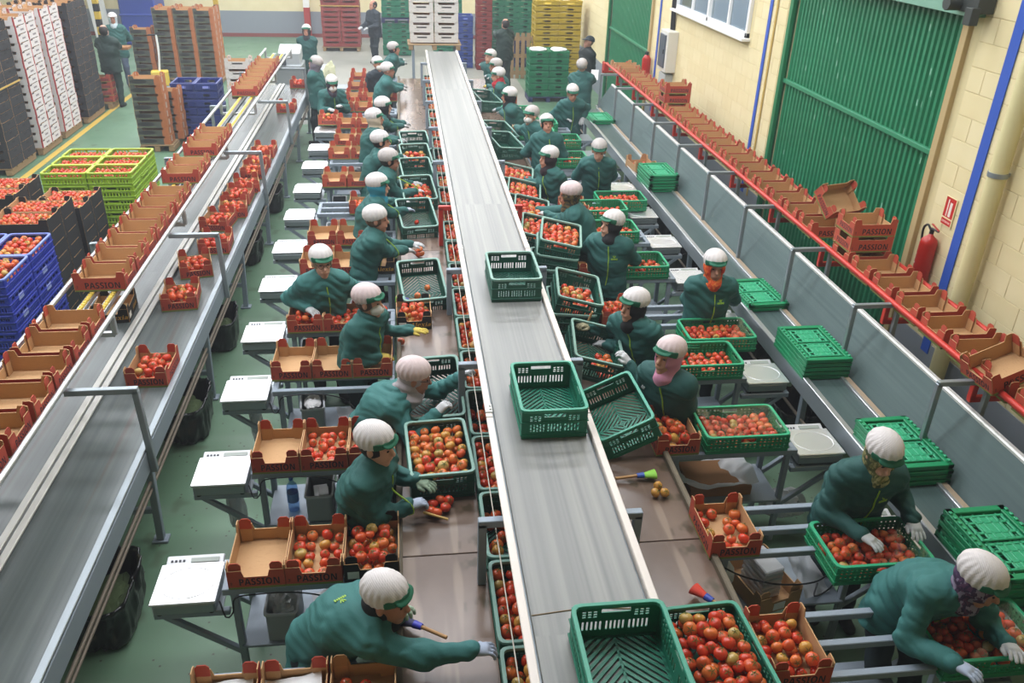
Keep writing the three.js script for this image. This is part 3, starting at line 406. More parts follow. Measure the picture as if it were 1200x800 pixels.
function crumple(seed, w, h, d, amp = .35) { const g = new THREE.IcosahedronGeometry(1, 4), p = g.attributes.position; for (let i = 0; i < p.count; i++) { const x = p.getX(i), y = p.getY(i), z = p.getZ(i), n = fbm(x * 2 + 9, y * 2 + z * 1.7 + 9, 64, seed, 4) - .5, m = Math.abs(fbm(x * 5 + 3, z * 5 + y * 3 + 5, 64, seed + 9, 3) - .5); const k = 1 + amp * (n * 1.6 - m * 1.4); p.setXYZ(i, x * k * w / 2, Math.max(-.5 * h, y * k * h / 2), z * k * d / 2); } g.computeVertexNormals(); g.translate(0, h / 2, 0); return boxUV(fin(g)); }
function sheet(w, d, seed, bend = .06, t = .002) { const N = 14, g = new THREE.PlaneGeometry(w, d, N, N); g.rotateX(-Math.PI / 2); const p = g.attributes.position; for (let i = 0; i < p.count; i++) { const u = p.getX(i) / w, v = p.getZ(i) / d; p.setY(i, bend * (fbm(u * 2 + 7, v * 2 + 7, 64, seed, 3) * 2 - 1) + bend * 1.4 * Math.abs(u) ** 2 * 2); } g.computeVertexNormals(); return g; }
const M2 = { paper: std(0xe6e6e6, .7, 0, { side: THREE.DoubleSide }), bag: new THREE.MeshPhysicalMaterial({ color: 0xd9dcde, roughness: .35, transmission: .35, thickness: 0, side: THREE.DoubleSide }), film: new THREE.MeshPhysicalMaterial({ color: 0xffffff, transmission: 1, thickness: 0, roughness: .06, ior: 1.45, side: THREE.DoubleSide }), blackBag: new THREE.MeshPhysicalMaterial({ color: 0x0b0b0c, roughness: .28, clearcoat: .5, side: THREE.DoubleSide }), card: std(0x9a6b3f, .8), bottle: new THREE.MeshPhysicalMaterial({ color: 0xb9d4ee, transmission: .9, thickness: 0, roughness: .1 }), cap: std(0x2f6ac0, .4), label: std(0x5f8fd0, .5), cable: std(0x15161a, .5) };
// ------------------------------------------------------------------ stacks of boxes and crates round the hall
function flat(group) { const gs = []; group.updateMatrixWorld(true); group.traverse(o => { if (o.isMesh) gs.push(o.geometry.clone().applyMatrix4(o.matrixWorld)); }); return merge(gs); }
function stackMat(base, print) { return boxAtlas((g, x, y, w, h, k) => { g.fillStyle = base; g.fillRect(x, y, w, h); if (print) print(g, x, y, w, h, k); }); }
const stackMats = {
  whiteRed: stackMat('#d9d3d2', (g, x, y, w, h, k) => { g.fillStyle = '#b8323a'; g.fillRect(x, y, w * .06, h); g.fillRect(x + w * .94, y, w * .06, h); g.fillStyle = '#4a4448'; g.fillRect(x + w * .08, y + h * .12, w * .2, h * .16); g.fillStyle = '#8d8488'; g.fillRect(x + w * .4, y + h * .5, w * .3, h * .2); }),
  black: stackMat('#2b2a2d', (g, x, y, w, h) => { g.fillStyle = '#17171a'; g.fillRect(x + w * .4, y + h * .3, w * .2, h * .2); }),
  melon: stackMat('#4d5147', (g, x, y, w, h, k) => { g.fillStyle = '#b0683a'; if (k === 'S') g.fillRect(x + w * .78, y, w * .22, h); else { g.fillRect(x, y, w, h); g.fillStyle = '#b9b0a4'; g.fillRect(x + w * .3, y + h * .2, w * .16, h * .6); return; } g.fillStyle = '#2a2c28'; g.beginPath(); g.ellipse(x + w * .3, y + h * .6, w * .26, h * .22, 0, 0, 7); g.fill(); g.fillStyle = '#6d7450'; g.fillRect(x, y + h * .86, w * .6, h * .08); }),
  red: stackMat('#8e3a34', (g, x, y, w, h, k) => { if (k === 'L') { g.fillStyle = '#d9cfc4'; g.fillRect(x + w * .42, y + h * .45, w * .16, h * .3); } g.fillStyle = '#5e2622'; g.fillRect(x, y + h * .9, w, h * .1); }),
  whiteFruit: stackMat('#d4cfc9', (g, x, y, w, h) => { g.fillStyle = '#3a3634'; g.fillRect(x + w * .3, y + h * .42, w * .4, h * .14); for (let i = 0; i < 22; i++) { g.fillStyle = ['#a9a29a', '#b8a89a', '#8f9a88'][i % 3]; g.fillRect(x + w * hash2(i, 1, 6), y + h * hash2(i, 2, 6), 20, 8); } }),
  blackTom: stackMat('#2a292b', (g, x, y, w, h) => { g.fillStyle = '#c9bfae'; g.fillRect(x + w * .05, y, w * .9, h * .02); }),
};
const boxGeos = {}; function boxGeo(w, d, h, tab) { const k = [w, d, h, tab].join(); return boxGeos[k] ??= flat(cartonProto(boxMat.kraft, { w, d, h, tab })); }
function simpleCrate(w, d, h) { const t = .02, gs = [pbox(w, .02, d, 0, .02, 0)]; for (const s of [-1, 1]) { gs.push(pbox(w, h * .34, t, 0, h * .19, s * (d / 2 - t / 2)), pbox(w * .32, h * .3, t, -w * .34, h * .51, s * (d / 2 - t / 2)), pbox(w * .32, h * .3, t, w * .34, h * .51, s * (d / 2 - t / 2)), cbox(w + .02, h * .3, t + .012, 0, h * .81, s * (d / 2 - t / 2)), pbox(t, h * .34, d - 2 * t, s * (w / 2 - t / 2), h * .19, 0), pbox(t, h * .3, d * .34, s * (w / 2 - t / 2), h * .51, d * .3), pbox(t, h * .3, d * .34, s * (w / 2 - t / 2), h * .51, -d * .3), cbox(t + .012, h * .3, d + .02, s * (w / 2 - t / 2), h * .81, 0)); for (const f of [-.44, -.15, .15, .44]) gs.push(pbox(.014, h * .66, .012, f * w, h * .35, s * (d / 2 + .004)), pbox(.012, h * .66, .014, s * (w / 2 + .004), h * .35, f * d)); } return merge(gs); }
const palletGeo = (w, d) => [...[-.42, -.21, 0, .21, .42].map(f => cbox(w, .02, d * .15, 0, .125, f * d, .003)), ...[-.44, 0, .44].map(f => cbox(.1, .095, d, f * w, .06, 0, .003))];
const palletWood = std(0x9a7f5a, .85);
function pallet(x, z, w, d, label, mat = palletWood, y = 0) { const p = thing('pallet', label, 'pallet', [x, y, z]); palletGeo(w, d).forEach((g, i) => part(p, i < 5 ? 'deck_board' : 'bearer', g, mat)); return p; }
function stackOf(name, geo, mat, label, cat, { x, z, y = .14, nx, nz, ny, w, d, h, jitter = .006, skip, group }) { // x, z: middle of the pile
  const list = []; for (let k = 0; k < ny; k++) for (let i = 0; i < nx; i++) for (let j = 0; j < nz; j++) { if (skip && skip(i, j, k)) continue; const m = solo(name, geo, mat, label, cat, [x + (i - (nx - 1) / 2) * w + (hash2(i + k * 7, j, 3) - .5) * jitter * 2, y + k * h, z + (j - (nz - 1) / 2) * d + (hash2(i, j + k * 5, 4) - .5) * jitter * 2], 0, group ?? label.slice(0, 60)); if (k === ny - 1) list.push(m); } return list; }
{ // tall stacks beyond the yellow line
  const hid = (nx) => (i, j, k) => false;
  pallet(-7.38, -15.6, 1.2, 1.1, 'wooden pallet under the black box stack at the yellow line'); stackOf('stacked_box', boxGeo(.58, .54, .145, .012), stackMats.black, 'black box in the tall black stack with a yellow strap', 'box', { x: -7.36, z: -15.6, nx: 2, nz: 2, ny: 15, w: .59, d: .55, h: .153, skip: (i, j, k) => i === 0 && j === 0 && k < 13 });
  solo('strap', merge([cbox(1.22, .03, .012, -7.36, 1.42, -15.03), cbox(.012, .03, 1.12, -6.765, 1.42, -15.6)]), std(0xc2a04a, .5), 'yellow strap round the tall black box stack', 'strap');
  [[-16.85, 16], [-18.05, 16]].forEach(([z, n], q) => { pallet(-7.3, z, 1.15, 1.0, q ? 'wooden pallet under the white and red stack beside the plain black stack' : 'wooden pallet under the white and red stack beside the strapped stack'); stackOf('stacked_box', boxGeo(.55, .46, .13, .02), stackMats.whiteRed, q ? 'white and red box in the stack beside the plain black stack' : 'white and red box in the stack beside the strapped black stack', 'box', { x: -7.28, z, nx: 2, nz: 2, ny: n, w: .56, d: .47, h: .143, skip: (i, j, k) => i === 0 && j === 0 && k < n - 1 }); });
  pallet(-7.25, -19.35, 1.15, 1.15, 'wooden pallet under the plain black stack beside the two men'); stackOf('stacked_box', boxGeo(.55, .36, .14, .012), stackMats.black, 'black box in the plain black stack behind the white and red stacks', 'box', { x: -7.22, z: -19.35, nx: 2, nz: 3, ny: 15, w: .56, d: .37, h: .15, skip: (i, j, k) => i === 0 && j < 2 && k < 14 });
  pallet(-6.95, -20.6, .7, .9, 'wooden pallet with a low column of brown boxes'); stackOf('stacked_box', boxGeo(.4, .3, .14, .02), boxMat.passion, 'brown red box in the low column behind the black stack', 'box', { x: -6.75, z: -20.35, nx: 1, nz: 1, ny: 4, w: .4, d: .3, h: .15 });
  // melon boxes
  pallet(-4.75, -16.95, .6, .8, 'wooden pallet under the melon box column beside the blue crates'); stackOf('stacked_box', boxGeo(.56, .38, .15, .02), stackMats.melon, 'black and orange melon box in the column before the blue crates', 'box', { x: -4.78, z: -16.78, nx: 1, nz: 1, ny: 8, w: .56, d: .38, h: .158 }); stackOf('stacked_box', boxGeo(.56, .38, .15, .02), stackMats.melon, 'black and orange melon box in the shorter column before the blue crates', 'box', { x: -4.62, z: -17.2, nx: 1, nz: 1, ny: 6, w: .56, d: .38, h: .158 });
  pallet(-5.45, -23.45, 1.6, 1.0, 'wooden pallet under the three columns of melon boxes'); stackOf('stacked_box', boxGeo(.48, .40, .16, .02), stackMats.melon, 'black and orange melon box in the wide far stack', 'box', { x: -5.45, z: -23.45, nx: 3, nz: 2, ny: 10, w: .5, d: .42, h: .168, skip: (i, j, k) => j === 0 && k < 9 && i < 2 });
  stackOf('stacked_box', boxGeo(.5, .4, .16, .02), stackMats.melon, 'black and orange melon box in the short stack beside the pale scarf woman', 'box', { x: -6.55, z: -23.3, nx: 1, nz: 1, ny: 8, w: .5, d: .4, h: .168, y: .005 });
  // blue crates
  stackOf('stacked_crate', simpleCrate(.43, .62, .16), plastic(0x24357a), 'dark blue crate in the block beside the melon box column', 'crate', { x: -4.12, z: -17.75, y: .01, nx: 2, nz: 1, ny: 7, w: .44, d: .63, h: .158 });
}
{ // full lime, blue and black stacks by the aisle
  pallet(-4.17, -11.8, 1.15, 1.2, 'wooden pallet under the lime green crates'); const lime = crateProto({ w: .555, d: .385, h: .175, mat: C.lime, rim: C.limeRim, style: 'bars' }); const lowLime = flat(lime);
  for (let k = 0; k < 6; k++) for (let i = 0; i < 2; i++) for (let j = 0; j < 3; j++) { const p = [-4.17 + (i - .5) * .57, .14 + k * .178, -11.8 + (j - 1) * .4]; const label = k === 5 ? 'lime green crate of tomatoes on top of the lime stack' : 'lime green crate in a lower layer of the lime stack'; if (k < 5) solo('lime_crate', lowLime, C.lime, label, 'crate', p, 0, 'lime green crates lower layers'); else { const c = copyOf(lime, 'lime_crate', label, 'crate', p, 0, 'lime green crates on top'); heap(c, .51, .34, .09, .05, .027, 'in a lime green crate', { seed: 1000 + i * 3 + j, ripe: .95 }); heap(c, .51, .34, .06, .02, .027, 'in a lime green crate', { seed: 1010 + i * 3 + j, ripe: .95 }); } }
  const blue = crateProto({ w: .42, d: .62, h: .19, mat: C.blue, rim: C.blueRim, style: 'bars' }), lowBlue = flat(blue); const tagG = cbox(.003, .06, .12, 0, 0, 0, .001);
  for (let k = 0; k < 6; k++) for (let i = 0; i < 2; i++) for (let j = 0; j < 2; j++) { const p = [-4.10 - i * .44, .012 + k * .192 + (j ? 0 : .0), -8.5 + (j - .5) * .64]; if (k < 5) { const m = solo('blue_crate', lowBlue, C.blue, 'blue crate in a lower layer of the blue stack', 'crate', p, 0, 'blue crates lower layers'); if (!i) part(m, 'label', tagG, std(0x9aa6d8, .5), [.212, .1, .05]); } else { const c = copyOf(blue, 'blue_crate', 'blue crate of tomatoes on top of the blue stack', 'crate', p, 0, 'blue crates on top'); heap(c, .38, .58, .07, .1, .036, 'in a blue crate', { seed: 1030 + i * 2 + j, ripe: .7 }); } }
  const bt = boxGeo(.6, .4, .15, .012); const blackStack = (x, z, n, label) => { for (let k = 0; k < n; k++) { const m = solo('black_box', bt, stackMats.blackTom, k === n - 1 ? 'black box of tomatoes on top of the ' + label : 'black box in the ' + label, 'box', [x, .012 + k * .158, z], 0, 'black boxes ' + label); if (k === n - 1) heap(m, .54, .34, .075, .03, .03, 'in a black box beside the lime crates', { seed: Math.round(1050 - z * 10), ripe: .8 }); else heap(m, .02, .34, .1, .03, .03, 'in a black box beside the lime crates', { seed: Math.round(1090 - z * 10 + k), keep: () => k > 1 }); } };
  blackStack(-4.24, -9.42, 8, 'black stack behind the blue crates'); blackStack(-4.24, -9.83, 8, 'second black stack behind the blue crates'); blackStack(-4.2, -10.27, 7, 'black stack beside the lime crates'); blackStack(-4.2, -10.68, 7, 'second black stack beside the lime crates'); blackStack(-4.92, -10.3, 8, 'white lidded black stack at the frame edge'); blackStack(-4.92, -10.72, 8, 'second white lidded black stack');
}
{ // far end of the hall
  pallet(-1.95, -28.6, 1.2, 1.0, 'wooden pallet under the tall red box stack'); stackOf('stacked_box', boxGeo(.58, .46, .14, .02), stackMats.red, 'dark red box in the tall stack with white labels', 'box', { x: -1.93, z: -28.6, nx: 2, nz: 2, ny: 13, w: .59, d: .47, h: .15, skip: (i, j, k) => i === 0 && j === 0 && k < 12 });
  solo('strap', cbox(1.22, .03, .012, -1.93, 1.35, -28.11), std(0xc2a04a, .5), 'yellow strap across the tall red box stack', 'strap');
  const gc = simpleCrate(.42, .6, .16), gm = plastic(0x1d7a5a), db = plastic(0x22305c), bm = plastic(0x2a4590), rm = plastic(0x8a3530), ym = plastic(0xb89c1e);
  const pile = (name, m, label, x, z, nx, ny, y = .14, w = .43, h = .16) => stackOf('stacked_crate', gc, m, label, 'crate', { x, z, y, nx, nz: 1, ny, w, d: .62, h });
  pile('g', gm, 'green crate in the far stack beside the sorting table end', -.2, -27.7, 2, 6, .006); pallet(-.2, -27.7, .9, .8, 'dark blue pallet between the two tiers of far green crates', db, .97); pile('g2', gm, 'green crate in the upper tier of the far stack', -.2, -27.7, 2, 6, 1.12);
  const a = atz(480, 50, -20.6), b = atz(538, 50, -20.6), wx = (b.x - a.x) / 2; pallet((a.x + b.x) / 2, -20.9, 1.25, .8, 'wooden pallet topped trolley under the white fruit boxes', palletWood, a.y - .16); part(scene.children[scene.children.length - 1], 'trolley_frame', merge([[-.5, -.3], [.5, -.3], [-.5, .3], [.5, .3]].map(([x, z]) => bar([x, -(a.y - .16), z], [x, .02, z], .06))), M.paintGrey);
  stackOf('stacked_box', boxGeo(wx - .02, .4, .2, .02), stackMats.whiteFruit, 'white printed fruit box in the stack at the end of the raised belt', 'box', { x: (a.x + b.x) / 2, z: -20.85, y: a.y, nx: 2, nz: 1, ny: 5, w: wx, d: .42, h: .22 });
  solo('stacked_cover', crumple(61, wx * .95, .08, .4, .4), M2.bag, 'clear plastic cover over the white fruit box stack', 'cover', [(a.x + b.x) / 2 - wx / 2, a.y + 1.12, -20.85]);
  pile('b', bm, 'blue crate in the stack beside the white fruit boxes', 1.78, -25.7, 1, 9, .006); pile('r', rm, 'brown red crate in the tall stack beside the blue crates', 2.3, -25.4, 1, 13, .006); pile('g3', gm, 'green crate in the tall stack behind the man in overalls', 3.2, -26.6, 3, 12, .006); pile('d', db, 'dark blue crate in the stack behind the man in overalls', 3.2, -25.9, 2, 5, .006); pile('g5', gm, 'green crate in the stack behind the white fruit boxes', 1.35, -27.2, 2, 12, .006);
  { const p0 = atz(627, 30, -23.6), p1 = atz(680, 30, -23.6); const w = (p1.x - p0.x) / 2; pallet((p0.x + p1.x) / 2, -23.9, 1.1, .9, 'wooden pallet under the yellow crates'); stackOf('stacked_crate', simpleCrate(w - .01, .8, .15), ym, 'mustard yellow crate in the block beside the far sheet door', 'crate', { x: (p0.x + p1.x) / 2, z: -23.9, nx: 2, nz: 1, ny: 13, w, d: .8, h: .15 }); }
  { const p = at(612, 92, 0); const w = thing('pallet', 'wooden pallet standing on edge beside the yellow crates', 'pallet', [p.x, 0, p.z]); for (let i = 0; i < 5; i++) part(w, 'deck_board', cbox(.1, 1.2, .022, -.3 + i * .15, .6, 0), palletWood); for (const y of [.15, .6, 1.05]) part(w, 'bearer', cbox(.75, .1, .09, 0, y, -.06), palletWood); w.rotation.x = -.08; }
  const gs = stackOf('stacked_crate', simpleCrate(.47, .62, .16), plastic(0x117a50), 'bright green crate in the double stack behind the wall side tables', 'crate', { x: 3.52, z: -21.25, y: .12, nx: 2, nz: 1, ny: 7, w: .49, d: .62, h: .155 }); gs.forEach((m, i) => solo('wrapped_load', crumple(71 + i, .42, .08, .55, .3), M2.paper, 'white wrapped goods topping the double green stack', 'goods', [m.position.x, m.position.y + .12, m.position.z], 0, 'wrapped goods on the double stack')); pallet(3.52, -21.25, 1.0, .7, 'dark pallet under the double green stack', db, -.012);
  // end of the roller track: labelling machine, white crates, blue container
  { const p = at(330, 78, 0); const m = thing('labelling_machine', 'pale grey labelling machine at the far end of the roller track', 'machine', [-2.6, 0, -20.3]); part(m, 'cabinet', cbox(.62, .95, .8, 0, .55, 0, .02), std(0x9aa0a2, .4, .4)); part(m, 'hood', tilt(cbox(.5, .3, .5, 0, 0, 0, .03), .25, 0, 0, .02, 1.18, -.1), std(0xc4c8c8, .4, .2)); part(m, 'panel', cbox(.2, .16, .03, -.12, 1.1, .42), std(0x4a4f54, .4)); for (const x of [-.25, .25]) for (const z of [-.33, .33]) part(m, 'leg', bar([x, 0, z], [x, .1, z], .06), M.steel); }
  stackOf('stacked_box', boxGeo(.56, .42, .2, .03), stackMats.whiteFruit, 'greyish white box in the slumping stack behind the roller track', 'box', { x: -3.75, z: -20.4, y: .01, nx: 1, nz: 1, ny: 5, w: .58, d: .44, h: .22 }); stackOf('stacked_box', boxGeo(.56, .42, .2, .03), stackMats.whiteFruit, 'greyish white box in the low stack behind the roller track', 'box', { x: -3.6, z: -19.6, y: .01, nx: 1, nz: 1, ny: 3, w: .58, d: .44, h: .22 });
  const fork = thing('pallet_truck', 'hand pallet truck with a yellow body beside the melon boxes', 'pallet truck', [-6.0, 0, -22.2], .2); for (const x of [-.14, .14]) part(fork, 'wheel', rod([x - .03, .07, 0], [x + .03, .07, 0], .07, 14), M.rubber); for (const x of [-.2, .2]) part(fork, 'roller', rod([x - .06, .04, 1.05], [x + .06, .04, 1.05], .04, 10), M.rubber); part(fork, 'chassis', cbox(.4, .35, .3, 0, .3, 0, .02), M.yellowPlastic); part(fork, 'handle', tube([[0, .45, 0], [.05, .9, -.05], [.05, 1.3, -.1]], .025, 12, 8), M.white); part(fork, 'grip', rod([-.14, 1.3, -.1], [.24, 1.3, -.1], .02), M.dark); for (const x of [-.2, .2]) part(fork, 'tine', cbox(.16, .06, 1.1, x, .1, .6), M.paintGrey);
  const bc = thing('blue_container', 'large blue plastic container against the far wall behind the pale scarf woman', 'container', [-8.2, 0, -29.6]); part(bc, 'shell', cbox(1.1, 2.4, 1.2, 0, 1.2, 0, .05), plastic(0x25429a)); part(bc, 'lid', cbox(1.2, .12, 1.3, 0, 2.45, 0, .04), plastic(0x3a6ac0)); for (let i = 0; i < 4; i++) part(bc, 'rib', cbox(1.14, .06, 1.24, 0, .4 + i * .5, 0, .02), plastic(0x25429a));
  const sl = thing('leaning_board', 'long white panel leaning against the far wall beside the blue container', 'panel', [-9.6, 0, -29.9]); part(sl, 'sheet', tilt(cbox(.5, 3.4, .06, 0, 1.7, 0, .01), -.15, 0, .12), M.white);
  [[-7.1, -21.9], [-5.0, -25.0]].forEach(([x, z], i) => { const ps = thing('guard_post', i ? 'yellow and black striped post behind the wide melon stack' : 'yellow and black striped post behind the two workers', 'post', [x, 0, z]); for (let k = 0; k < 16; k++) part(ps, 'band', cbox(.12, .17, .12, 0, .085 + k * .17, 0, .004), k % 2 ? M.black : std(0xc9a93a, .5)); });
  const pil = thing('red_post', 'white post with a red painted foot against the far wall', 'post', [-3.2, 0, -30.7]); part(pil, 'foot', cbox(.2, 1.0, .2, 0, .5, 0), std(0xa8322c, .6)); part(pil, 'shaft', cbox(.2, 6.5, .2, 0, 4.25, 0), M.white);
  const tb = thing('side_table', 'pale steel table with a coat hung on it behind the roller track end', 'table', [-1.9, 0, -20.6]); part(tb, 'top', cbox(.5, .04, .8, 0, .85, 0), M.steel); for (const x of [-.2, .2]) for (const z of [-.35, .35]) part(tb, 'leg', bar([x, 0, z], [x, .83, z], .04), M.steel);
  solo('work_coat', crumple(66, .34, .8, .25, .4), cloth0(0xc9c9a8), 'cream work coat hanging over the far steel table', 'coat', [-1.72, .3, -20.1]);
}
function cloth0(c) { return std(c, .9); }
// ------------------------------------------------------------------ the packing stations on the aisle side
const TL = [-2.75, -3.82, -4.94, -6.05, -7.08, -8.2, -9.26, -10.37, -11.46, -12.6, -13.6, -14.75, -15.8, -16.9, -17.95, -18.9];
const TR = [-2.87, -3.83, -4.9, -5.96, -7.0, -8.1, -9.15, -10.2, -11.3, -12.35, -13.4, -14.5];
const nth = ['first', 'second', 'third', 'fourth', 'fifth', 'sixth', 'seventh', 'eighth', 'ninth', 'tenth', 'eleventh', 'twelfth', 'thirteenth', 'fourteenth'];
const AISLE = ['the table with paper lined boxes', 'the table with the black Alexia box of orange tomatoes', 'the table with a water bottle on its shelf', 'the table with a tall grey bin under it', 'the table before the older woman in glasses', 'the table with the gold lettered Alexia box'];
TL.forEach((z, i) => copyOf(tabL, 'packing_table', AISLE[i] ? 'grey steel packing ' + AISLE[i].slice(4) : 'grey steel packing table of red boxes in the far row beside the aisle', 'table', [-.17, 0, z], 0, 'packing tables along the aisle'));
const WALLS = ['beside the bending woman in a purple scarf', 'with a cardboard box of punnets on its shelf', 'with the heaped PASSION box and film lined crate', 'behind the woman in a pink scarf', 'before the woman in an orange scarf', 'before the woman with folded arms'];
TR.forEach((z, i) => copyOf(tabR, 'packing_table', WALLS[i] ? 'grey barred packing table ' + WALLS[i] : 'grey barred packing table in the far row beside the narrow conveyor', 'table', [1.87, 0, z], 0, 'packing tables by the wall side'));
TL.forEach((z, i) => { if (i > 11) return; const bright = copyOf(scaleP, 'bench_scale', i === 1 ? 'bench scale with a round ringed platter beside the black Alexia box of tomatoes' : 'bench scale with a white shining platter at the aisle end of a packing table', 'scale', [-1.40, .726, z - .14], 0, 'scales along the aisle'); });
[0, 1, 2, 3, 4, 5, 6, 7, 8].forEach(i => copyOf(scaleP, 'bench_scale', i < 2 || i === 4 ? 'bench scale under a green crate of film wrapped tomatoes' : 'bench scale with a dull beige platter on a table beside the narrow conveyor', 'scale', [2.87 + .215, .726, TR[i] - .18], 0, 'scales by the wall side'));
// power cables of the nearer scales
[1, 2, 3].forEach(i => solo('power_cable', tube([[-1.21, .76, TL[i] - .05], [-1.16, .70, TL[i] + .03], [-1.12, .74, TL[i] + .03], [-1.10, .84, TL[i] + .02], [-.95, .875, TL[i] + .03], [-.75, .87, TL[i] + .03], [-.6, .80, TL[i]], [-.5, .62, TL[i] - .1]], .005, 40, 6), M2.cable, 'black power cable looping from ' + (i === 1 ? 'the ringed platter scale under the Alexia box table' : i === 2 ? 'the scale beside the bottle on the shelf' : 'the scale at the three box table with a tall bin'), 'cable', [0, 0, 0], 0));
solo('power_cable', tube([[1.88, .84, TR[1] + .02], [2.05, .74, TR[1] + .03], [2.3, .66, TR[1] + .04], [2.55, .66, TR[1] + .04], [2.66, .72, TR[1] + .03], [2.68, .60, TR[1] + .03], [2.58, .52, TR[1] + .03], [2.66, .5, TR[1] - .1]], .006, 50, 6), M2.cable, 'black power cable sagging over the cardboard box of punnet trays', 'cable');

let seed = 1;
function row(px, py, kinds, tableNo, h = .9) { // boxes side by side, the first one's front corner at a photo pixel
  const p = at(px, py, h + .002); kinds.forEach((k, i) => { if (!k) return; const kind = k.startsWith('a') ? 'alexia' : k.startsWith('k') ? 'kraft' : hash2(px | 0, i, 3) > .5 ? 'passion' : 'bright', full = k[1] ?? '0';
    const where = tableNo === undefined ? 'on a far packing table beside the aisle' : 'on ' + AISLE[tableNo].replace(' of orange tomatoes', ''), text = kind === 'alexia' ? (full === 'f' ? 'black Alexia box heaped with tomatoes ' : 'black Alexia box with gold lettering ') + where : kind === 'kraft' ? 'plain brown box with a few tomatoes ' + where : full === 'f' ? 'full red PASSION box ' + where : full === 'h' ? 'half filled red PASSION box ' + where : full === 'w' ? 'red PASSION box lined with white paper ' + where : 'empty red PASSION box ' + where;
    const c = carton(kind, text, [p.x + BOX.w / 2 + i * (BOX.w + .005), p.y, p.z - BOX.d / 2], (hash2(i, px | 0, 8) - .5) * .03, 'boxes on the aisle tables'); seed++;
    const pile = kind === 'alexia' ? 'in the black Alexia box beside the aisle' : 'in a red PASSION box on an aisle table';
    if (full === 'f') heap(c, BOX.w - .03, BOX.d - .03, .008, .13, .036, pile, { seed, ripe: kind === 'alexia' ? .35 : .8, mound: .05 }); if (full === 'h') heap(c, BOX.w - .03, BOX.d - .03, .008, .05, .036, pile, { seed, ripe: .85 });
    if (full === 'w') { solo('liner_sheet', sheet(.30, .40, seed, .03), M2.paper, 'white paper sheet lining an empty PASSION box', 'paper', [c.position.x, .955, c.position.z], .2, 'paper liners'); if (i) heap(c, .2, .3, .06, .05, .036, pile, { seed, share: .35 }); }
    if (k[1] === 't') heap(c, BOX.w - .03, BOX.d - .03, .008, .05, .036, 'in the plain brown box beside the aisle', { seed, share: .5 });
  });
}
{ const z = TL[0]; [['w'], ['w'], ['t']].forEach((k, i) => { const c = carton(i === 2 ? 'kraft' : 'passion', i === 2 ? 'plain brown box with a few tomatoes at the end of the paper lined boxes' : 'red PASSION box lined with white paper beside the woman in a black neck scarf', [-1.0 + i * .345, .902, z - BOX.d / 2 + .06], 0, 'boxes on the aisle tables'); if (i < 2) solo('liner_sheet', sheet(.29, .39, 31 + i, .03), M2.paper, 'white paper sheet lining an empty PASSION box', 'paper', [c.position.x, .955, c.position.z], .1, 'paper liners'); if (i) heap(c, .25, .34, i === 2 ? .008 : .06, .05, .036, 'in the paper lined boxes', { seed: 90 + i, share: i === 2 ? .6 : .25 }); }); }
row(268, 691, ['p0', 'ph', 'af'], 1); row(296, 556, ['p0', 'ph', 'pf'], 2); row(319, 447, ['p0', 'p0', 'p0'], 3); row(337, 391, ['pf', 'ph', '', 'af'], 4); row(352, 323, ['p0', 'p0', 'a0'], 5); row(361, 289, ['p0', 'p0', '']);
row(378, 252, ['', 'ph']); row(378, 220, ['p0', 'p0']); row(385, 187, ['p0', 'p0']); row(392, 171, ['p0', 'p0']); row(373, 147, ['pf', '']); row(395, 151, ['p0', 'p0']); row(394, 131, ['p0', 'p0']); row(405, 119, ['p0', 'p0', 'p0']); row(408, 106, ['p0', 'p0']); row(411, 94, ['p0']);
// shelf clutter
function bin(x, z, label, y = .43, turn = 0, fill = 0) { const b = copyOf(binP, 'plastic_bin', label, 'bin', [x, y, z], turn); if (fill) solo('crumpled_bag', crumple(fill, .2, .16, .26, .5), M2.bag, 'crumpled plastic bags stuffed in the ' + label.replace(/^grey plastic bin /, 'grey bin ').split(' ').slice(0, 10).join(' '), 'bag', [x, y + .10, z], turn); return b; }
bin(-.86, TL[1] - .17, 'grey plastic bin of crumpled bags below the half filled PASSION box', .43, 0, 3); solo('label_stack', merge([cbox(.09, .05, .06, 0, .025, 0, .004), cbox(.08, .02, .05, .01, .06, .01, .003)]), M2.paper, 'small stack of white labels in the grey bin of bags', 'labels', [-.84, .56, TL[1] - .09], .2);
solo('paper_sheet', sheet(.3, .36, 5, .05), std(0xc9cbce, .6, 0, { side: THREE.DoubleSide }), 'grey striped packaging sheet curling on the lower shelf beside the bin', 'sheet', [-.52, .49, TL[1] - .2], .3);
solo('paper_sheet', tilt(sheet(.28, .3, 6, .04), .9, 0, 0), M2.paper, 'white packaging sheet standing behind the woman in a black scarf', 'sheet', [-.36, .68, TL[1] - .2], -.4);
bin(-.72, TL[2] - .14, 'grey plastic bin of white slips beside the water bottle', .45); bin(-.5, TL[2] - .2, 'grey plastic bin with a knotted bag beside the white slips bin', .43, .1, 5);
solo('slip_stack', merge([cbox(.1, .03, .14, 0, 0, 0, .003), cbox(.07, .02, .1, .02, .02, .03, .003)]), M2.paper, 'white slips inside the bin beside the water bottle', 'labels', [-.72, .6, TL[2] - .14], .15);
{ const b = thing('water_bottle', 'clear water bottle with a blue label on the table shelf', 'bottle', [-.93, .43, TL[2] - .16]); const pr = [[0, 0], [.04, .004], [.042, .02], [.042, .20], [.036, .235], [.016, .262], [.014, .285], [0, .285]].map(q => new THREE.Vector2(...q)); part(b, 'body', new THREE.LatheGeometry(pr, 18), M2.bottle); part(b, 'label_band', fin(new THREE.CylinderGeometry(.0428, .0428, .08, 18, 1, true)).translate(0, .13, 0), M2.label); part(b, 'cap', fin(new THREE.CylinderGeometry(.016, .016, .02, 12)).translate(0, .29, 0), M2.cap); }
